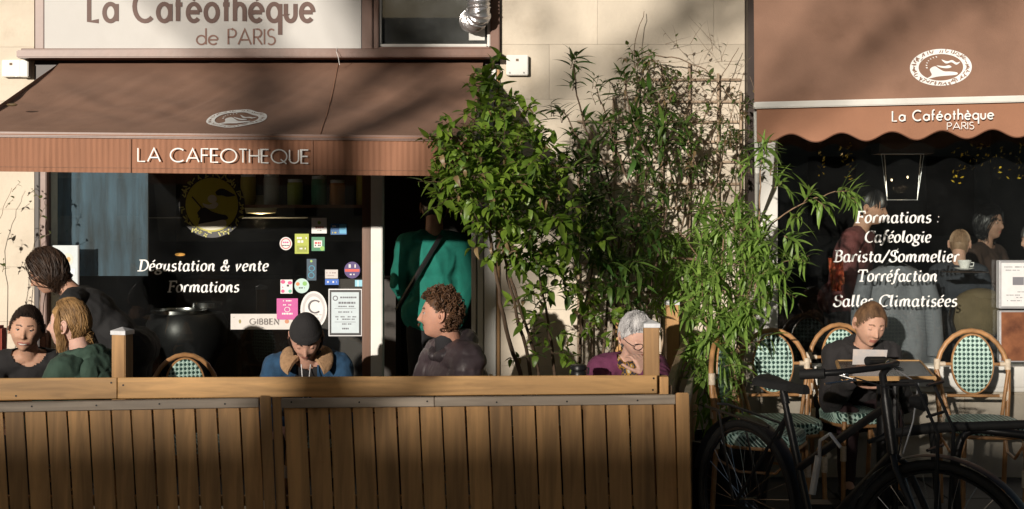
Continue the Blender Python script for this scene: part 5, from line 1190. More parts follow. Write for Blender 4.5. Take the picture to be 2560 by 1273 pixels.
def wavydown(g, T, rg, c):
    hair_cap(g, T, 1.10, .46, .02, -.62, .03)
    strands(g, T, rg, 900, lambda r: V3((r.uniform(-.25, .25), r.uniform(-.5, .75), 1.0)), lambda r, s: V3(((1 if s.x + r.uniform(-.1, .1) > 0 else -1) * r.uniform(.4, 1), r.uniform(-1.0, .02), r.uniform(-.75, -.2))), 1.13, .15, .0017, .03, (0, -.15, -1), .0085, 14)
    strands(g, T, rg, 520, lambda r: V3((r.uniform(-.3, .3), r.uniform(-.9, -.1), 1.0)), lambda r, s: V3((r.uniform(-.8, .8), -1, r.uniform(-.8, -.35))), 1.15, .15, .0018, .03, (0, -.1, -1), .009, 14)
    strands(g, T, rg, 50, lambda r: V3((r.uniform(-.2, .2), .55, .9)), lambda r, s: V3(((1 if r.random() > .5 else -1) * r.uniform(.6, .9), .40, r.uniform(.25, .4))), 1.08, .05, .0022, .0, (0, 0, -1), .003)
def blondtie(g, T, rg, c):
    hair_cap(g, T, 1.06, .46, .12, -.50)
    tie = V3((.15, -1, -.55)).normalized()
    strands(g, T, rg, 1000, lambda r: V3((r.uniform(-.15, .15), r.uniform(-.3, .75), 1.0)), lambda r, s: slerp(V3(((1 if s.x > 0 else -1) * .9, r.uniform(-.6, .25), r.uniform(-.35, .1))).normalized(), tie, r.uniform(.45, 1)), 1.09, .06, .0014, 0, wave=.003, seg=12)
    strands(g, T, rg, 700, lambda r: V3((r.uniform(-.9, .9), r.uniform(-.6, .2), r.uniform(.2, .9))), lambda r, s: tie + V3([r.uniform(-.2, .2) for _ in range(3)]), 1.09, .05, .0014, wave=.003)
    strands(g, T, rg, 90, lambda r: V3((.75, .25, .75)), lambda r, s: V3((.95, r.uniform(-.2, .35), -.5)), 1.08, .05, .002, .07, (0, -.1, -1), .003)
    strands(g, T, rg, 90, lambda r: V3((-.75, .25, .75)), lambda r, s: V3((-.95, r.uniform(-.2, .35), -.5)), 1.08, .05, .002, .07, (0, -.1, -1), .003)
    bp = head_pt(tie) * 1.18
    for k in range(190):
        u = (V3([rg.gauss(0, 1) for _ in range(3)])).normalized(); b = u.orthogonal().normalized(); cc = u.cross(b); r0 = rg.uniform(.016, .036); o_ = V3((rg.uniform(-.012, .012), rg.uniform(-.02, .02), rg.uniform(-.015, .01)))
        g.tube([T(bp + o_ + b * r0 * math.cos(x) + cc * r0 * .8 * math.sin(x)) for x in [q * .6 for q in range(9)]], [.001, .002, .0024, .0028, .0028, .0028, .0024, .002, .001], 4, cap=False)
def shortgrey(g, T, rg, c):
    hair_cap(g, T, 1.07, .48, .10, -.5, .03)
    strands(g, T, rg, 1000, lambda r: V3((r.uniform(-.5, .5), r.uniform(-.7, .3), 1.0)), lambda r, s: V3((s.x * .9 + r.uniform(-.5, .6), r.uniform(.45, .8), r.uniform(.62, .95))) if s.y > -.1 else V3((s.x * 1.6 + r.uniform(-.7, .7), r.uniform(-1, -.25), r.uniform(-.40, .3))), 1.12, .10, .0016, .0, (.2, .1, -.6), .003)
    strands(g, T, rg, 300, lambda r: V3((r.choice((-1, 1)) * r.uniform(.3, .7), r.uniform(-.5, .3), .9)), lambda r, s: V3(((1 if s.x > 0 else -1), r.uniform(-.6, .2), r.uniform(.05, .3))), 1.10, .07, .0024, .0, wave=.002)
def cropped(g, T, rg, c): hair_cap(g, T, 1.05, .48, .10, -.5, .02); strands(g, T, rg, 200, lambda r: V3((r.uniform(-.4, .4), r.uniform(-.7, .4), 1)), lambda r, s: V3((s.x * 2, s.y * 2 - .1, .1)), 1.07, .03, .0026)
def specs(c, m, big=1.0):
    g = MB(); T = c['T']
    for s in (-1, 1):
        n = 20; pts = [T(V3((s * .033 + .025 * big * math.cos(a) * (1 if 1 else 0), .0985 - .010 * abs(math.cos(a) * (1 if math.cos(a) * s > 0 else 0)), .004 + .0185 * big * math.sin(a)))) for a in [2 * math.pi * i / n for i in range(n)]]
        g.tube(pts, .0018, 5, closed=True); g.tube([T(V3((s * .058, .090, .008))), T(V3((s * .074, .05, .010))), T(V3((s * .082, -.01, .008)))], .0017, 5)
    g.tube([T(V3((-.009, .1, .008))), T(V3((0, .104, .011))), T(V3((.009, .1, .008)))], .0016, 5)
    c['t'].part('glasses', g, m, smooth=60)
def tube_ring(c, pts, r, name, m, n=10, v=.006, amp=.003):
    c['cloth'](name, lambda mb: [mb.cap(pts[i], pts[i + 1], r, r, n) for i in range(len(pts) - 1)], m, v, amp, 20)
fab = lambda name, c_, b=.4, v=.12: mat(name, c_, .9, v, 20, b, 160)

# man with moustache, in profile
def man_extra(c):
    nb, Ry, s = c['nb'], c['Ry'], c['sdw']
    pts = []
    for k in range(13):
        a = R(-160 + 320 * k / 12); pts.append(nb + Ry @ V3((.088 * math.sin(a), -.035 - .085 * math.cos(a) + .04, .006 + .040 * math.cos(a))))
    c['cloth']('hood', lambda mb: [mb.cap(pts[i], pts[i + 1], .030 + .022 * math.sin(math.pi * i / 12), .030 + .022 * math.sin(math.pi * (i + 1) / 12), 12) for i in range(12)], M['nylon'], .007, .005, 18)
    g = MB(); g.cap(nb + s * -.02 + Ry @ V3((0, .02, 0)), nb + s * .055 + Ry @ V3((0, .022, 0)), .062, .058, 16); c['t'].part('collar', g, cm((.018, .017, .02), .9), smooth=60)
    g = MB(); p = nb + Ry @ V3((-.10, .03, .0)); g.tube([p, p + V3((0, 0, -.04))], .003, 6); c['t'].part('toggle', g, M['steel'])
    g = MB(); a = c['sh'][0] if (c['sh'][0].y < c['sh'][1].y) else c['sh'][1]; q = a + V3((.095, -.045, -.135)); g.box(q, (.05, .006, .06), Euler((0, 0, .4)).to_matrix()); c['t'].part('badge', g, M['alu'])
M['nylon'] = mat('plum_nylon', (.040, .032, .036), .42, .15, 10, .2, 60); M['nylon2'] = mat('plum_nylon_shell', (.075, .055, .062), .45, .15, 10, .3, 60)
person('curly haired man with moustache in a dark plum jacket, seen in profile', 1100, 788, 6.62, -62, -30, -2, 0, skincol=(.45, .235, .165), closed=.3, top=dict(name='jacket', mat=M['nylon2'], k=.038, quilt=.006, amp=.006, neckr=.07), hair=dict(kind=curly, mat=hairmat('auburn_hair', (.045, .022, .011), (.115, .055, .025)), stache=True), extra=man_extra, lip=(.36, .15, .12))
# smiling woman at far left
person('smiling dark haired woman in a black top at the far left table', 66, 824, 6.95, 12, 0, 4, -6, 1, skincol=(.50, .29, .20), closed=.25, smile=1, top=dict(mat=fab('black_jersey', (.016, .015, .016)), k=.012, neckr=.095, ncut=.05), hair=dict(kind=pulled((.1, -1, .1)), mat=hairmat('dark_hair', (.018, .011, .008), (.04, .024, .017))))
# woman in green hoodie from behind
def hoodie(c):
    nb, Ry = c['nb'], c['Ry']
    def fn(mb):
        for k in range(12):
            a = R(-150 + 300 * k / 12); b = R(-150 + 300 * (k + 1) / 12)
            f = lambda a: nb + Ry @ V3((.092 * math.sin(a), .01 - .085 * math.cos(a), .012 + .03 * math.cos(a)))
            mb.cap(f(a), f(b), .034, .034, 12)
        mb.ell(nb + Ry @ V3((0, -.115, -.055)), (.12, .045, .085), Ry @ Matrix.Rotation(R(-15), 3, 'X'), 18, 12)
    c['cloth']('hood', fn, M['greenhood'], .008, .007, 13)
M['greenhood'] = fab('green_cotton', (.045, .085, .062))
person('blonde woman in a green hoodie seen from behind at the left', 172, 812, 6.52, -118, 22, -2, -4, 1, skincol=(.58, .36, .29), closed=.3, top=dict(name='hoodie', mat=M['greenhood'], k=.024, amp=.009, neckr=.07), hair=dict(kind=blondtie, mat=hairmat('blonde_hair', (.16, .085, .035), (.38, .22, .085))), extra=hoodie)
# waiter bending
person('curly brown haired waiter in black with glasses bending over the table', 118, 682, 7.12, -86, 0, 26, 0, sc=.93, skincol=(.46, .26, .18), stand=True, lean=.85, top=dict(mat=fab('black_cotton', (.012, .012, .013)), k=.018, neckr=.075), legs=cm((.012, .012, .014), .9), hair=dict(kind=wavydown, mat=hairmat('brown_hair', (.018, .009, .005), (.052, .025, .012))), extra=lambda c: specs(c, cm((.05, .02, .03)), .85), closed=.5)
# man in beanie and denim jacket
def beanie(c):
    g = MB(); T = c['T']; nu, nv = 60, 22; vs = []
    for i in range(nv + 1):
        th = lerp(.01, 1.32, i / nv)
        for j in range(nu):
            ph = 2 * math.pi * j / nu; u = V3((math.sin(th) * math.cos(ph), math.sin(th) * math.sin(ph), math.cos(th))); rib = 1 + .012 * math.sin(ph * 30)
            p = head_pt(u) * (1.13 + (.03 if th > 1.12 else 0)) * rib; p.z += .012 + .012 * math.cos(th); p.y -= .004; vs.append(T(p))
    g.add(vs, [(i * nu + j, (i + 1) * nu + j, (i + 1) * nu + (j + 1) % nu, i * nu + (j + 1) % nu) for i in range(nv) for j in range(nu)]); c['t'].part('beanie', g, fab('black_knit', (.014, .013, .014), .8), smooth=60)
    nb, Ry = c['nb'], c['Ry']
    def col(i, j):
        a = R(lerp(-148, 148, i)); fr_ = max(0, -math.cos(a)); r = lerp(.070, .118 + .045 * fr_, j); x = r * math.sin(a) * 1.12; y = -r * math.cos(a) * .95 + .01
        return nb + Ry @ V3((x, y, lerp(.075, .058 - .01 * fr_, j) + .012 * math.sin(math.pi * j) - max(0, y) * .62))
    g = MB(); g.patch(col, 40, 8, Ry @ V3((0, 0, -.02))); c['t'].part('collar', g, M['shearling'], smooth=60)
    g = MB()
    for dx in (-.012, .012): g.tube([nb + Ry @ V3((dx * 2, .135, .0)), nb + Ry @ V3((dx * 1.2, .16, -.10)), nb + Ry @ V3((dx, .16, -.2))], .003, 5)
    c['t'].part('zip', g, M['alu'])
M['denim'] = fab('blue_denim', (.018, .062, .13), .6, .3); M['shearling'] = mat('shearling', (.36, .22, .12), .95, .25, 40, 1.0, 90)
person('man in black beanie and blue denim jacket looking down by the window', 765, 846, 7.02, 6, 0, 40, 0, skincol=(.48, .27, .20), closed=.95, top=dict(name='denim_jacket', mat=M['denim'], k=.026, amp=.009, neckr=.075, front=(.05, fab('black_shirt', (.012, .011, .012)))), hair=dict(kind=lambda g, T, rg, c: strands(g, T, rg, 200, lambda r: V3((r.choice((-1, 1)), r.uniform(-.6, .1), .1)), lambda r, s: V3((s.x, s.y, -.7)), 1.08, .06, .0024, .06, (0, -.1, -1), .003), mat=hairmat('black_hair', (.012, .009, .008), (.03, .02, .015))), extra=beanie)
# grey haired woman in purple with scarf
def purple(c):
    specs(c, cm((.03, .02, .02)), 1.0); nb, Ry = c['nb'], c['Ry']
    def fn(mb):
        for k in range(12):
            a = R(-170 + 340 * k / 12); b = R(-170 + 340 * (k + 1) / 12); f = lambda a: nb + Ry @ V3((.068 * math.sin(a), .005 - .068 * math.cos(a), .0 + .03 * math.cos(a)))
            mb.cap(f(a), f(b), .026, .026, 10)
        for s, l in ((-1, .20), (1, .24), (.2, .22)): mb.cap(nb + Ry @ V3((s * .03, .08, -.02)), nb + Ry @ V3((s * .045, .12, -l)), .030, .040, 10)
    c['cloth']('scarf', fn, M['paisley'], .006, .009, 24)
M['paisley'] = mat('paisley_scarf', (.02, .018, .03), .7, .2, 60); _m = M['paisley'].node_tree
_b = _m.nodes['Principled BSDF']; _v = _m.nodes.new('ShaderNodeTexVoronoi'); _v.inputs['Scale'].default_value = 34; _v.feature = 'F1'
_tc = [x for x in _m.nodes if x.type == 'TEX_COORD'][0]; _m.links.new(_tc.outputs['Object'], _v.inputs['Vector']); _r = _m.nodes.new('ShaderNodeValToRGB'); _r.color_ramp.interpolation = 'CONSTANT'
for i_, (p_, c_) in enumerate(((0, (.45, .40, .30)), (.22, (.36, .19, .02)), (.45, (.02, .018, .03)), (.62, (.30, .16, .02)), (.75, (.03, .02, .05)))):
    e_ = _r.color_ramp.elements[i_] if i_ < 2 else _r.color_ramp.elements.new(p_); e_.position = p_; e_.color = (*c_, 1)
_m.links.new(_v.outputs['Distance'], _r.inputs[0]); _m.links.new(_r.outputs[0], _b.inputs['Base Color'])
M['purple'] = fab('plum_wool', (.13, .028, .075), .6, .15)
pe, pw = P(1662, 1000, 6.64), P(1612, 938, 6.67)
person('grey haired woman in glasses and plum cardigan resting her chin on her hand', 1592, 842, 6.90, 12, 8, 26, 8, 1, skincol=(.54, .33, .26), closed=.7, arms={'L': dict(elbow=pe, wrist=pw, hd=V3((-.35, .15, 1)), hn=V3((-.5, .7, -.1)), curl=1.2)},
       top=dict(name='cardigan', mat=M['purple'], k=.022, amp=.008, neckr=.085), hair=dict(kind=shortgrey, mat=hairmat('grey_hair', (.28, .27, .28), (.58, .57, .57)), nobrow=True), extra=purple)
# reading woman
def reader(c):
    nb, Ry = c['nb'], c['Ry']
    def fn(mb):
        for k in range(12):
            a = R(-140 + 280 * k / 12); b = R(-140 + 280 * (k + 1) / 12); f = lambda a: nb + Ry @ V3((.088 * math.sin(a), .0 - .080 * math.cos(a), .015 + .035 * math.cos(a)))
            mb.cap(f(a), f(b), .030, .030, 12)
    c['cloth']('hood', fn, M['blackhood'], .007, .006, 16)
M['blackhood'] = fab('black_hoodie', (.018, .016, .017))
w1, w2 = P(2128, 950, 7.02), P(2232, 950, 7.02)
person('young woman with tied back hair in a black hoodie reading a menu', 2175, 812, 7.34, 4, 6, 20, -4, 1, skincol=(.52, .30, .215), closed=.92, arms={'R': dict(wrist=w1, curl=.6, hd=V3((1, -.3, .35)), hn=V3((0, 1, 0))), 'L': dict(wrist=w2, curl=.6, hd=V3((-1, -.3, .35)), hn=V3((0, 1, 0)))},
       top=dict(name='hoodie', mat=M['blackhood'], k=.026, amp=.010, neckr=.082, ncut=.045, nfwd=.05), legs=mat('plum_leggings', (.035, .017, .02), .8, .2, 10), hair=dict(kind=pulled((0, -1, .25), 1100), mat=hairmat('light_brown_hair', (.075, .038, .020), (.19, .105, .052))), extra=reader)
t = Thing('paper_menu', 'white printed menu card held up by the reading woman', 'menu', P(2180, 905, 6.93)); g = MB(); a, b, c_, d_ = P(2131, 912, 6.93), P(2214, 910, 6.93), P(2219, 875, 6.90), P(2133, 873, 6.90); n_ = V3((0, .0015, 0)); g.hexa([a, b, b + n_, a + n_, d_, c_, c_ + n_, d_ + n_]); t.part('card', g, mat('menu_paper', (.60, .60, .62), .6, .25, 18, col2=(.66, .56, .50)))
# man in green shirt in the doorway, from behind
def greenman(c):
    g = MB(); a, b = c['sp'](.46, .06, -.12), c['sp'](.02, -.22, -.10); m_ = a.lerp(b, .5) + c['Ry'] @ V3((0, -.055, 0)); a2 = a + c['Ry'] @ V3((0, -.01, .01))
    pts = [a2, a.lerp(m_, .5) + c['Ry'] @ V3((0, -.015, 0)), m_, m_.lerp(b, .5) + c['Ry'] @ V3((0, -.008, 0)), b]; g.tube(pts, .016, 6); c['t'].part('strap', g, M['black'])
person('person in a bright green shirt with a black strap standing in the doorway, from behind', 1088, 520, 8.62, 176, 0, 0, 0, stand=True, lean=.05, sc=1.04, skincol=(.35, .2, .14), vox=.009, top=dict(name='shirt', mat=fab('green_shirt', (.004, .14, .105), .4), k=.018, amp=.014, freq=6, neckr=.06), hair=dict(kind=cropped, mat=M['black']), extra=greenman, legs=cm((.01, .01, .012), .9))
# inside the right shop
person('fair haired child seen through the right window near the coffee cup', 2400, 612, 8.75, 150, 0, 8, 0, sc=.80, hipz=.6, vox=.009, skincol=(.5, .3, .22), top=dict(mat=fab('dark_top', (.03, .035, .045)), k=.016), hair=dict(kind=cropped, mat=hairmat('child_hair', (.28, .17, .10), (.36, .24, .15))))
person('man in a pink shirt leaning inside the right window behind the lettering', 2180, 520, 9.0, 60, 0, 10, 8, stand=True, lean=.30, vox=.009, skincol=(.5, .29, .2), top=dict(name='shirt', mat=fab('pink_shirt', (.17, .055, .055)), k=.02), hair=dict(kind=cropped, mat=M['black']))
person('person in profile inside the shop at the right edge of the photo', 2590, 600, 8.8, -80, 0, 4, 0, hipz=.62, vox=.009, skincol=(.5, .3, .22), top=dict(mat=fab('slate_top', (.05, .06, .09)), k=.016), hair=dict(kind=cropped, mat=M['black']))
person('dark haired customer deep inside the right shop', 2476, 560, 9.9, 40, 0, 0, 0, hipz=.7, vox=.010, skincol=(.34, .2, .14), top=dict(mat=fab('dark_brown_top', (.04, .022, .015)), k=.016), hair=dict(kind=wavydown, mat=M['black']))

# ------------------------------------------------------------------ bicycle and rack
def bicycle():
    O = V3((1.00, -2.27, 0)); yw = R(-64)   # rear wheel contact; local x forward
    C_, S_ = math.cos(yw), math.sin(yw)
    t = Thing('parked_bicycle', 'black city bicycle parked in front of the chairs at the right', 'bicycle', O)
    q = lambda x, y, z: V3((O.x + x * C_ - y * S_, O.y + x * S_ + y * C_, z))
    ST = R(24)
    def q2(x, y, z): dx = x - .90; return q(.90 + dx * math.cos(ST) - y * math.sin(ST), dx * math.sin(ST) + y * math.cos(ST), z)
    q1 = q
    def wheel(cx, q=q):
        g = MB(); g.tube([q(cx + .335 * math.cos(a), 0, .345 + .335 * math.sin(a)) for a in [2 * math.pi * i / 48 for i in range(48)]], .018, 8, closed=True); wo = t.part('wheel', g, M['rubber'], smooth=60)
        g = MB(); g.tube([q(cx + .312 * math.cos(a), 0, .345 + .312 * math.sin(a)) for a in [2 * math.pi * i / 48 for i in range(48)]], .009, 6, closed=True); t.part('rim', g, M['blackmetal'], parent=wo, smooth=60)
        g = MB()
        for i in range(28):
            a = 2 * math.pi * i / 28; g.tube([q(cx + .02 * math.cos(a + .8), .02 * (-1) ** i, .345 + .02 * math.sin(a + .8)), q(cx + .31 * math.cos(a), 0, .345 + .31 * math.sin(a))], .0011, 3, cap=False)
        t.part('spokes', g, M['steel'], parent=wo); g = MB(); g.tube([q(cx, -.05, .345), q(cx, .05, .345)], .02, 10); t.part('hub', g, M['blackmetal'], parent=wo)
        g = MB(); g.patch(lambda i, j: q(cx + (.372) * math.cos(lerp(-.15, 2.9, i)), lerp(-.028, .028, j), .345 + .372 * math.sin(lerp(-.15, 2.9, i)) - 8 * (lerp(-.028, .028, j)) ** 2), 36, 4, (0, 0, .002)); t.part('mudguard', g, M['blackmetal'], smooth=60)
    wheel(0); wheel(1.08, q2)
    bb, st, ht, hb = q(.45, 0, .29), q(.28, 0, .76), q(.86, 0, .90), q(.90, 0, .70)
    g = MB(); g.tube([bb, st], .017, 8); g.tube([hb, bb], .019, 8); g.tube([ht.lerp(hb, .15), q(.35, 0, .55)], .017, 8); g.tube([ht, hb], .021, 10)
    for s in (-1, 1): g.tube([bb, q(0, s * .06, .345)], .009, 6); g.tube([st, q(0, s * .06, .345)], .008, 6)
    t.part('frame', g, M['blackmetal'], smooth=50)
    g = MB()
    for s in (-1, 1): g.tube([hb, q2(.93, s * .045, .66), q2(1.08, s * .055, .345)], .013, 8)
    t.part('fork', g, M['blackmetal'], smooth=50)
    g = MB(); g.tube([st, q(.245, 0, .86)], .013, 8); g.tube([q(.27, 0, .80), q(.255, 0, .84)], .018, 8); t.part('seat_post', g, M['blackmetal'], smooth=50)
    g = MB(); n = 14; vs = []
    for i in range(n + 1):
        f = i / n; hw = lerp(.085, .018, min(1, f * 1.5)) if f > .1 else .055 + f * .3; x = lerp(.12, .40, f); z = .885 + .018 * (1 - f) ** 2 + .005 * f
        for j in range(9):
            a = math.pi * j / 8; vs.append(q(x, hw * math.cos(a), z - .035 + .038 * math.sin(a) ** .6))
    g.add(vs, [(i * 9 + j, i * 9 + j + 1, (i + 1) * 9 + j + 1, (i + 1) * 9 + j) for i in range(n) for j in range(8)] + [tuple(range(9)), tuple(n * 9 + j for j in range(9))[::-1]] + [(i * 9, (i + 1) * 9, (i + 1) * 9 + 8, i * 9 + 8) for i in range(n)]); t.part('saddle', g, M['rubber'], smooth=60)
    g = MB(); g.tube([ht, q(.845, 0, .985), q(.87, 0, 1.015)], .015, 8); t.part('stem', g, M['blackmetal'], smooth=50)
    hb_ = [q2(.70, -.25, 1.0), q2(.79, -.22, 1.01), q2(.87, -.10, 1.02), q2(.88, 0, 1.02), q2(.87, .10, 1.02), q2(.79, .22, 1.01), q2(.70, .25, 1.0)]
    g = MB(); g.tube(hb_, .012, 8); h = t.part('handlebar', g, M['blackmetal'], smooth=50)
    for s in (-1, 1):
        g = MB(); g.tube([q2(.67, s * .275, .998), q2(.755, s * .25, 1.006)], .0185, 10); t.part('grip', g, M['rubber'], parent=h, smooth=50)
        g = MB(); g.tube([q2(.78, s * .215, 1.0), q2(.85, s * .2, .985), q2(.78, s * .30, .975)], .005, 6); g.ell(q2(.80, s * .19, 1.0), (.018, .02, .02)); t.part('brake_lever', g, M['steel'], parent=h, smooth=50)
        g = MB(); g.tube([q2(.83, s * .17, .99), q2(.95, s * .11, .95), q2(.96, s * .04, .82), q2(.93, s * .02, .70)], .003, 5); t.part('cable', g, M['alu'] if s > 0 else M['black'], smooth=50)
    # front carrier and lamp
    g = MB()
    for s in (-1, 1): g.tube([q2(.90, s * .06, .96), q2(1.02, s * .07, .97), q2(1.10, s * .07, .80), q2(1.08, s * .06, .36)], .007, 6)
    for z in (.97, .86, .74): g.tube([q2(1.06, -.07, z), q2(1.06, .07, z)], .006, 6)
    t.part('front_carrier', g, M['blackmetal'], smooth=50)
    g = MB(); g.lathe(q2(.97, 0, .90), [(0, 0), (.02, 0), (.034, .05), (.0, .052)], 16, (Matrix.Rotation(yw + ST, 3, 'Z') @ Matrix.Rotation(R(90), 3, 'Y'))); t.part('headlamp', g, M['blackmetal'], smooth=50)
    g = MB(); g.tube([q(.45, -.07, .29), q(.45, .07, .29)], .018, 8)
    for i in range(1): g.tube([q(.45 + .09 * math.cos(a), -.05, .29 + .09 * math.sin(a)) for a in [2 * math.pi * k / 24 for k in range(24)]], .006, 5, closed=True)
    g.tube([q(.45, -.07, .29), q(.57, -.08, .19)], .009, 6); g.box(q(.57, -.12, .19), (.09, .09, .02)); g.tube([q(.45, .07, .29), q(.33, .08, .39)], .009, 6); g.box(q(.33, .12, .39), (.09, .09, .02)); t.part('crank', g, M['blackmetal'], smooth=50)
    # rear rack and D lock
    g = MB()
    for s in (-1, 1): g.tube([q(.22, s * .05, .70), q(-.22, s * .06, .73), q(-.26, s * .03, .73)], .006, 6); g.tube([q(-.12, s * .06, .725), q(0, s * .07, .36)], .005, 6)
    t.part('rear_rack', g, M['blackmetal'], smooth=50)
    g = MB(); g.tube([q(.52, -.03, .62), q(.56, -.06, .70), q(.62, -.06, .735), q(.67, -.05, .69)], .007, 7); g.tube([q(.515, -.03, .63), q(.50, -.05, .48)], .014, 8); t.part('lock', g, M['alu'], smooth=50)
bicycle()
t = Thing('bike_rack', 'curved black tubular bicycle rack at the lower right', 'bike rack', P(2430, 1300, 6.1))
g = MB(); A0 = [P(2395, 1290, 6.1), P(2388, 1180, 6.1), P(2400, 1105, 6.1), P(2430, 1076, 6.1), P(2500, 1080, 6.05), P(2700, 1110, 6.0), P(2760, 1150, 6.0), P(2770, 1420, 6.0)]
sm_ = []
for i in range(len(A0) - 1):
    p0, p1, p2, p3 = A0[max(i - 1, 0)], A0[i], A0[i + 1], A0[min(i + 2, len(A0) - 1)]
    for k in range(6):
        u = k / 6; sm_.append(.5 * ((2 * p1) + (-p0 + p2) * u + (2 * p0 - 5 * p1 + 4 * p2 - p3) * u * u + (-p0 + 3 * p1 - 3 * p2 + p3) * u ** 3))
g.tube([V3((sm_[0].x, sm_[0].y, 0))] + sm_, .020, 10); t.part('hoop', g, M['blackmetal'], smooth=50)
t = Thing('bike_rack', 'long low black rack arm reaching left behind the bicycle', 'bike rack', P(2300, 1300, 5.9)); g = MB(); g.tube([P(2170, 1105, 5.95), P(2240, 1082, 5.95), P(2330, 1070, 5.95), P(2420, 1066, 5.95), P(2600, 1060, 5.95)], [.010, .020, .026, .02, .02], 10); g.tube([P(2330, 1076, 5.95), V3((P(2330, 1076, 5.95).x + .05, P(0, 0, 5.95).y, 0))], .015, 8); t.part('arm', g, M['rubber'], smooth=50)

# ------------------------------------------------------------------ plants
def leafmesh(name, L, wd, m, arch=.25, fold=.25, n=5, tip=.6):
    g = MB(); vs = []; 
    for i in range(n + 1):
        f = i / n; w_ = wd * (math.sin(math.pi * min(f ** tip, 1)) ** .8) * .5 if 0 < i < n else .0006
        z = -arch * L * f * f; y = L * f * (1 - .12 * f * arch * 4)
        vs += [(-w_, y, z + fold * w_), (0, y, z), (w_, y, z + fold * w_)]
    fs = []
    for i in range(n):
        a = i * 3; fs += [(a, a + 1, a + 4, a + 3), (a + 1, a + 2, a + 5, a + 4)]
    g.add(vs, fs); return g.mesh(name, m, smooth=80)
class Plant:
    def __init__(s, name, label, cat, org, leafs, m, seed, twm):
        s.t = Thing(name, label, cat, org); s.rg = random.Random(seed); s.L = leafs; s.m = m; s.pl = []; s.tw = MB(); s.twm = twm
    def stem(s, pts, r0, r1, m=None):
        # smooth path
        out = []; P_ = pts
        for i in range(len(P_) - 1):
            p0, p1, p2, p3 = P_[max(i - 1, 0)], P_[i], P_[i + 1], P_[min(i + 2, len(P_) - 1)]
            for k in range(5): u = k / 5; out.append(.5 * ((2 * p1) + (-p0 + p2) * u + (2 * p0 - 5 * p1 + 4 * p2 - p3) * u * u + (-p0 + 3 * p1 - 3 * p2 + p3) * u ** 3))
        out.append(P_[-1]); out = [o_ + V3([s.rg.uniform(-.006, .006) for _ in range(3)]) for o_ in out]; n = len(out)
        g = MB(); g.tube(out, [lerp(r0, r1, i / (n - 1)) for i in range(n)], 7); s.t.part('stem', g, m or s.twm, smooth=60); return out
    def leaf(s, p, d, roll=0, sc=1.0, up=V3((0, 0, 1))):
        d = d.normalized(); x = d.cross(up); x = x.normalized() if x.length > 1e-3 else V3((1, 0, 0)); z = x.cross(d)
        x2 = x * math.cos(roll) + z * math.sin(roll); z2 = x2.cross(d)
        Mx = Matrix((x2, d, z2)).transposed().to_4x4() @ Matrix.Scale(sc, 4); Mx.translation = p; s.pl.append((Mx, s.rg.choice(s.L)))
    def sprig(s, p, d, n, L, spread=.9, sc=1.0, mode='alt', twig=True, r=.0016):
        rg = s.rg; d = d.normalized(); pts = [p]; q = p.copy(); dd = d.copy()
        for i in range(5): dd = (dd + V3([rg.uniform(-.15, .15) for _ in range(3)])).normalized(); q = q + dd * L / 5; pts.append(q.copy())
        if twig: s.tw.tube(pts, [r * (1.3 - .2 * i) for i in range(6)], 4, cap=False)
        for k in range(n):
            f = (k + .5) / n; i = min(int(f * 5), 4); pp = pts[i].lerp(pts[i + 1], f * 5 - i)
            if mode == 'whorl' : pp = pts[5].lerp(pts[3], rg.random() ** 2)
            a = k * 2.4 + rg.uniform(-.4, .4); b = dd.orthogonal().normalized(); c = dd.cross(b); rd = b * math.cos(a) + c * math.sin(a)
            ld = dd * rg.uniform(.25, .9) + rd * spread; s.leaf(pp, ld, rg.uniform(-.5, .5), sc * rg.uniform(.5, 1.25) * (.75 if f > .85 and mode == 'alt' else 1))
    def cluster(s, px, py, d, rx, ry, rd, n, leaves=7, L=.12, sc=1.0, mode='alt', bias=(0, -.2, .3), spread=.9):
        rg = s.rg
        for k in range(n):
            while 1:
                u = V3((rg.uniform(-1, 1), rg.uniform(-1, 1), rg.uniform(-1, 1)))
                if u.length < 1: break
            u = u * (u.length ** -.35 if u.length > .05 else 1)
            p = P(px + u.x * rx, py - u.z * ry, d + u.y * rd); dr = V3((u.x, u.y, u.z)) * .9 + V3(bias) + V3([rg.uniform(-.5, .5) for _ in range(3)])
            s.sprig(p, dr, rg.randint(leaves - 2, leaves + 2), L * rg.uniform(.7, 1.3), spread, sc, mode)
    def finish(s, maxp=300):
        eye = V3((0, -D0, CH))
        def blocks_corner(p):
            d = p.y + D0; px = CX + p.x * FP / d; py = HY - (p.z - CH) * FP / d
            return d < 7.74 and ((1655 < px < 1712 and 738 < py < 1000) or (1520 < px < 1655 and 765 < py < 940 and d < 6.95))
        s.pl = [a for a in s.pl if not blocks_corner(a[0].translation)]     # pruned clear of the corner post
        s.pl.sort(key=lambda a: (a[0].translation - eye).length / (a[0].to_scale().x)); org = s.t.org
        for Mx, me in s.pl[:maxp]:
            o = bpy.data.objects.new('leaf', me); SC.collection.objects.link(o); o.parent = s.t.o; m2 = Mx.copy(); m2.translation = Mx.translation - org; o.matrix_local = m2
        groups = {}
        vs = []; fs = []; mi = []; base = 0; mats = []
        for Mx, me in s.pl[maxp:]:
            m2 = Mx.copy(); m2.translation = Mx.translation - org
            mt = me.materials[0]
            if mt not in mats: mats.append(mt)
            k = mats.index(mt); n = len(me.vertices)
            vs += [m2 @ v.co for v in me.vertices]; ff = [tuple(i + base for i in p.vertices) for p in me.polygons]; fs += ff; mi += [k] * len(ff); base += n
        if vs:
            g = bpy.data.meshes.new('foliage'); g.from_pydata(vs, [], fs)
            for m in mats: g.materials.append(m)
            g.polygons.foreach_set('material_index', mi); g.polygons.foreach_set('use_smooth', [True] * len(fs)); g.update(); s.t.part('foliage', g, None, kind='stuff')
        if s.tw.v: s.t.part('twigs', s.tw, s.twm, smooth=70, kind='stuff')
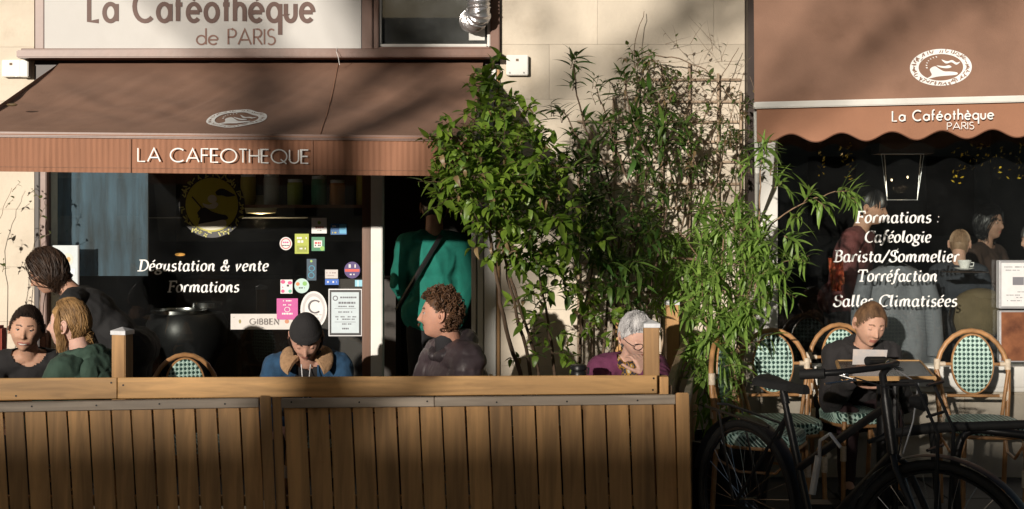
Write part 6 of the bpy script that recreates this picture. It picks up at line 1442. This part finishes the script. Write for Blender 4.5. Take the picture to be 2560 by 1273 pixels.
def planter(label, x, y, r, h):
    t = Thing('planter_pot', label, 'planter', (x, y, 0)); g = MB(); g.lathe((x, y, 0), [(0, 0), (r * .8, 0), (r, h - .05), (r * 1.05, h - .05), (r * 1.05, h), (r * .95, h), (r * .93, h - .06), (0, h - .06)], 32); t.part('pot', g, M['black'], smooth=40)
    g = MB(); g.lathe((x, y, 0), [(r * .92, h - .052), (0, h - .04)], 24); t.part('soil', g, cm((.03, .02, .014), .95))
lA = [leafmesh('broad_leaf', .078, .036, M['leafA'], .2), leafmesh('broad_leaf', .066, .032, M['leafA'], .4), leafmesh('broad_leaf', .088, .038, M['leafA'], .1)]
lAy = [leafmesh('young_leaf', .06, .024, leafmat('young_leaf_green', (.15, .26, .03), (.28, .36, .06)), .3)]
b1 = Plant('rounded_bush', 'bushy shrub with glossy oval leaves in front of the awning end', 'shrub', P(1300, 1140, 7.1), lA + lA + lA + lAy + [leafmesh('dry_leaf', .06, .024, M['leafdry'], .7), leafmesh('dark_leaf', .075, .034, M['leafB'], .3)], M['leafA'], 5, M['bark'])
root = lambda px, d: V3((P(px, 0, d).x, d - D0, .35))
b1.stem([root(1330, 7.1), P(1300, 930, 7.0), P(1262, 820, 6.85), P(1238, 660, 6.65), P(1225, 560, 6.5), P(1240, 440, 6.45), P(1235, 250, 6.55)], .014, .004, M['bark'])
b1.stem([root(1345, 7.15), P(1328, 935, 7.1), P(1290, 780, 6.9), P(1262, 640, 6.75), P(1290, 520, 6.6), P(1340, 420, 6.6)], .012, .004, M['bark'])
b1.stem([root(1350, 7.2), P(1345, 935, 7.15), P(1320, 830, 7.0), P(1280, 700, 6.8), P(1250, 600, 6.7), P(1200, 500, 6.5), P(1140, 420, 6.35)], .011, .003, M['bark'])
b1.stem([P(1262, 640, 6.75), P(1305, 620, 6.6), P(1380, 575, 6.5), P(1420, 540, 6.5)], .005, .002, M['barkpale'])
b1.stem([root(1380, 7.3), P(1385, 935, 7.3), P(1372, 830, 7.2), P(1350, 700, 7.0), P(1330, 600, 6.8)], .012, .004, M['bark'])
for (a) in [(1222, 205, 6.6, 22, 40, .08, 9, 7), (1235, 270, 6.6, 40, 40, .12, 12, 7), (1200, 320, 6.5, 55, 45, .15, 16, 7), (1290, 290, 6.6, 38, 40, .12, 8, 6), (1275, 345, 6.5, 50, 30, .15, 12, 7), (1225, 410, 6.3, 105, 60, .25, 54, 8), (1150, 440, 6.2, 55, 75, .2, 26, 8), (1320, 420, 6.5, 85, 65, .28, 38, 8), (1225, 495, 6.3, 100, 60, .28, 48, 8), (1340, 520, 6.5, 85, 65, .28, 34, 8), (1300, 590, 6.6, 95, 60, .25, 38, 8),
            (1300, 660, 6.8, 70, 55, .2, 15, 7), (1355, 690, 6.9, 65, 60, .2, 18, 7), (1400, 600, 6.8, 70, 60, .2, 18, 7), (1400, 780, 7.1, 80, 70, .15, 17, 7), (1310, 800, 7.0, 45, 45, .1, 4, 6), (1480, 800, 7.2, 65, 80, .12, 14, 7), (1340, 880, 7.1, 50, 40, .1, 5, 6), (1450, 880, 7.2, 80, 40, .1, 8, 6), (1135, 360, 6.2, 45, 25, .15, 12, 7)]:
    b1.cluster(*a, L=.10)
b1.finish()
lB = [leafmesh('lance_leaf', .125, .024, M['leafB'], .25, .3), leafmesh('lance_leaf', .105, .026, M['leafB'], .5, .3), leafmesh('lance_leaf', .14, .022, M['leafB'], .15, .3)]
lBl = [leafmesh('lance_leaf', .12, .024, leafmat('mid_lance_leaf', (.04, .11, .018), (.09, .19, .04)), .3, .3)]
b2 = Plant('tall_shrub', 'tall dark oleander like shrub with long narrow leaves against the wall', 'shrub', P(1520, 1140, 7.5), lB + lBl, M['leafB'], 6, M['bark'])
for pts in ([root(1500, 7.5), P(1505, 900, 7.45), P(1530, 650, 7.4), P(1520, 440, 7.3), P(1470, 340, 7.25), P(1440, 220, 7.2), P(1432, 160, 7.2)], [root(1520, 7.5), P(1530, 900, 7.5), P(1545, 600, 7.4), P(1500, 430, 7.3), P(1440, 340, 7.2), P(1410, 280, 7.2)],
            [root(1540, 7.5), P(1550, 850, 7.5), P(1590, 600, 7.45), P(1620, 420, 7.4), P(1575, 280, 7.4), P(1560, 180, 7.35)], [root(1530, 7.5), P(1560, 800, 7.5), P(1580, 520, 7.4), P(1545, 380, 7.3), P(1520, 300, 7.3), P(1490, 220, 7.3)],
            [root(1560, 7.55), P(1610, 800, 7.5), P(1660, 560, 7.5), P(1680, 420, 7.5)], [root(1440, 7.5), P(1450, 850, 7.45), P(1480, 650, 7.4), P(1470, 500, 7.3)]):
    b2.stem(pts, .010, .003, M['bark'])
up = V3((0, -.1, 1))
for (px, py, n) in ((1432, 150, 8), (1438, 205, 6), (1405, 285, 6), (1455, 300, 5), (1560, 185, 7), (1590, 150, 6), (1495, 240, 4), (1515, 300, 6), (1380, 270, 3), (1480, 200, 4), (1430, 350, 4), (1610, 230, 6)):
    for k in range(2): b2.sprig(P(px + b2.rg.uniform(-8, 8), py + 22, 7.25), up + V3((b2.rg.uniform(-.4, .4), 0, 0)), n, .08, .8, 1.0)
for a in [(1480, 390, 7.25, 60, 50, .15, 9, 6), (1550, 330, 7.35, 60, 80, .15, 12, 6), (1540, 460, 7.3, 65, 80, .2, 13, 7), (1500, 560, 7.2, 75, 75, .2, 22, 8), (1610, 420, 7.35, 50, 80, .15, 10, 7), (1560, 620, 7.2, 75, 60, .2, 20, 8), (1470, 660, 7.2, 70, 60, .2, 16, 7), (1530, 710, 7.3, 90, 50, .15, 16, 7), (1640, 300, 7.45, 50, 80, .12, 10, 7), (1440, 480, 7.0, 50, 60, .2, 20, 7), (1420, 560, 7.0, 50, 50, .2, 18, 7), (1560, 850, 7.4, 60, 60, .1, 8, 7)]:
    b2.cluster(*a, L=.12, bias=(0, -.2, .5), spread=.8)
b2.finish()
# trellis with climber
tr = Thing('wall_trellis', 'weathered wooden lattice fixed to the stone wall behind the climber', 'trellis', W(1650, 600, -.03))
for x in (1442, 1475, 1530, 1590, 1650, 1718, 1790, 1846):
    g = MB(); x0 = wx(x); top_ = {1442: 350, 1475: 330, 1530: 240, 1590: 190}.get(x, {1650: 165, 1718: 160, 1790: 185, 1846: 230}.get(x, 170)); g.bb((x0, -.042, wz(1000)), (x0 + .015, -.028, wz(top_))); tr.part('upright', g, M['trellis'], bev=.002)
for k, y in enumerate((200, 255, 305, 355, 405, 460, 520, 590, 660, 730)):
    g = MB(); g.bb((wx(1600 if y < 300 else 1442), -.0275, wz(y) - .007), (wx(1850), -.014, wz(y) + .007)); tr.part('crosspiece', g, M['trellis'], bev=.002)
lD = [leafmesh('creeper_leaf', .05, .022, M['leafD'], .4), leafmesh('creeper_leaf', .038, .020, M['leafD'], .2), leafmesh('dry_leaf', .042, .018, M['leafdry'], .8), leafmesh('creeper_leaf', .065, .02, M['leafB'], .4), leafmesh('creeper_leaf', .06, .02, M['leafB'], .4)]
b3 = Plant('climbing_plant', 'half bare climber with dry twigs spreading over the trellis', 'climber', P(1720, 1140, 7.75), lD, M['leafD'], 7, M['drytwig'])
for pts in ([root(1690, 7.8), P(1700, 800, 7.8), P(1690, 500, 7.8), P(1640, 300, 7.8), P(1590, 190, 7.8), P(1587, 120, 7.85), P(1610, 30, 7.95)], [root(1760, 7.8), P(1770, 700, 7.8), P(1740, 420, 7.8), P(1700, 260, 7.75), P(1640, 160, 7.8), P(1600, 120, 7.8)],
            [P(1592, 330, 7.75), P(1560, 250, 7.8), P(1600, 150, 7.8), P(1680, 145, 7.8), P(1760, 175, 7.8), P(1815, 230, 7.8), P(1855, 300, 7.8)], [root(1845, 7.85), P(1842, 800, 7.85), P(1838, 500, 7.85), P(1845, 380, 7.85), P(1820, 260, 7.8)],
            [P(1700, 600, 7.75), P(1730, 420, 7.7), P(1760, 300, 7.75), P(1800, 200, 7.8), P(1845, 120, 7.9)], [P(1750, 600, 7.75), P(1800, 420, 7.7), P(1825, 300, 7.75), P(1862, 180, 7.9)]):
    b3.stem(pts, .006, .0018, M['drytwig'])
for k in range(180):   # bare twigs
    px, py = b3.rg.gauss(1715, 75), b3.rg.gauss(300, 110)
    if px > 1880 or py < 95: continue
    b3.sprig(P(px, py, b3.rg.uniform(7.6, 7.9)), V3((b3.rg.uniform(-1, 1), -.1, b3.rg.uniform(-.5, 1))), b3.rg.choice((0, 0, 1, 2)), b3.rg.uniform(.08, .22), .8, .8, r=.0012)
for a in [(1600, 150, 7.75, 30, 25, .08, 9, 7), (1640, 210, 7.7, 50, 50, .12, 20, 7), (1690, 300, 7.65, 55, 60, .14, 19, 8), (1700, 380, 7.6, 60, 60, .14, 20, 8), (1660, 450, 7.6, 60, 50, .14, 14, 8), (1770, 340, 7.65, 40, 60, .12, 9, 7), (1760, 220, 7.7, 40, 45, .1, 4, 5), (1835, 300, 7.65, 30, 60, .1, 16, 7), (1850, 380, 7.6, 28, 50, .1, 12, 7), (1760, 460, 7.6, 60, 50, .12, 20, 7), (1580, 260, 7.7, 40, 60, .1, 14, 7)]:
    b3.cluster(*a, L=.08)
b3.finish()
lC = [leafmesh('long_leaf', .135, .020, M['leafC'], .35, .3), leafmesh('long_leaf', .115, .022, M['leafC'], .6, .3), leafmesh('long_leaf', .15, .018, M['leafC'], .2, .3)]
b4 = Plant('willowy_shrub', 'light green shrub of drooping narrow leaves beside the white window jamb', 'shrub', P(1800, 1140, 6.9), lC, M['leafC'], 8, M['barkpale'])
for pts in ([root(1800, 6.95), P(1790, 950, 6.95), P(1760, 780, 6.95), P(1740, 640, 7.3), P(1680, 560, 7.7)], [root(1810, 6.95), P(1800, 900, 6.95), P(1800, 740, 6.95), P(1810, 580, 6.95), P(1800, 520, 6.95)], [root(1830, 6.95), P(1840, 900, 6.95), P(1880, 760, 6.9), P(1900, 640, 6.9), P(1930, 560, 6.9), P(2020, 505, 6.9), P(2090, 480, 6.85)],
            [root(1830, 6.95), P(1850, 850, 6.95), P(1895, 600, 6.95), P(1900, 440, 6.95), P(1905, 380, 6.95)], [P(1740, 650, 7.4), P(1660, 640, 7.8), P(1610, 620, 7.82)]):
    b4.stem(pts, .008, .0022, M['barkpale'])
for (px, py, n, dx, dz) in ((1905, 385, 12, .1, .3), (1935, 470, 7, .5, .2), (2090, 480, 9, .8, .3), (2010, 505, 8, .5, .5), (1975, 545, 8, .3, .2), (2040, 500, 6, .4, -.3), (2115, 490, 5, .7, -.4), (1925, 440, 8, .2, .6), (1960, 590, 8, .5, 0), (1990, 640, 6, .8, -.2), (1880, 420, 6, -.4, .2)):
    for k in range(2): b4.sprig(P(px, py, 6.88), V3((dx, -.3, dz)) + V3([b4.rg.uniform(-.2, .2) for _ in range(3)]), n, .07, .9, 1.0, mode='alt')
for a in [(1640, 570, 7.80, 55, 40, .05, 15, 8), (1605, 640, 7.80, 50, 40, .05, 12, 8), (1790, 555, 7.1, 60, 35, .15, 22, 9), (1830, 620, 6.95, 70, 60, .2, 30, 9), (1735, 655, 7.80, 60, 50, .06, 20, 9), (1790, 730, 7.0, 60, 55, .2, 26, 9), (1860, 720, 6.85, 75, 65, .2, 30, 9), (1920, 650, 6.85, 50, 60, .15, 14, 9), (1715, 740, 7.82, 50, 45, .05, 13, 8), (1800, 815, 6.9, 60, 55, .15, 24, 9), (1780, 905, 6.9, 38, 55, .12, 14, 9), (1775, 985, 6.85, 38, 50, .12, 12, 9), (1840, 850, 6.9, 35, 45, .12, 9, 8), (1650, 715, 7.82, 50, 35, .05, 9, 8), (1745, 860, 7.3, 26, 60, .08, 8, 8)]:
    b4.cluster(*a, L=.10, bias=(.1, -.4, .15), spread=1.0)
b4.finish()
planter('black round planter pot under the rounded bush behind the fence', P(1350, 0, 7.2).x, -.78, .22, .40)
planter('black round planter pot under the dark tall shrub behind the fence', P(1525, 0, 7.5).x, -.42, .20, .40)
planter('black round planter pot right of the fence under the willowy shrub', P(1815, 0, 6.95).x, -1.05, .24, .42)
# thin creeper at the left wall edge
b5 = Plant('thin_creeper', 'thin wiry creeper growing up the stone strip at the far left', 'climber', V3((-3.05, -.08, 0)), [lD[0], lD[1]], M['leafD'], 9, M['drytwig'])
for pts in ([V3((-3.12, -.1, 0)), P(-30, 800, 7.85), P(-20, 620, 7.9), P(10, 520, 7.9), P(30, 470, 7.9)], [V3((-3.1, -.1, 0)), P(-60, 800, 7.6), P(-50, 600, 7.6), P(-20, 540, 7.6)], [V3((-2.9, -.03, 0)), P(101, 760, 7.95), P(99, 560, 7.93), P(104, 500, 7.95)], [V3((-3.3, -.3, 0)), P(-120, 800, 7.5), P(-90, 640, 7.5), P(-40, 560, 7.5)]):
    b5.stem(pts, .003, .001, M['drytwig'])
for (px, py, d) in ((14, 520, 7.88), (30, 480, 7.88), (-5, 600, 7.88), (-30, 560, 7.6), (-60, 640, 7.5), (-100, 700, 7.5), (-40, 760, 7.7), (101, 545, 7.9), (98, 600, 7.9), (102, 500, 7.9), (-80, 560, 7.5), (-120, 600, 7.5), (-60, 800, 7.6), (6, 680, 7.88)):
    b5.sprig(P(px, py, d), V3((b5.rg.uniform(-.6, .8), -.2, .7)), 4, .09, .8, .9)
b5.finish()
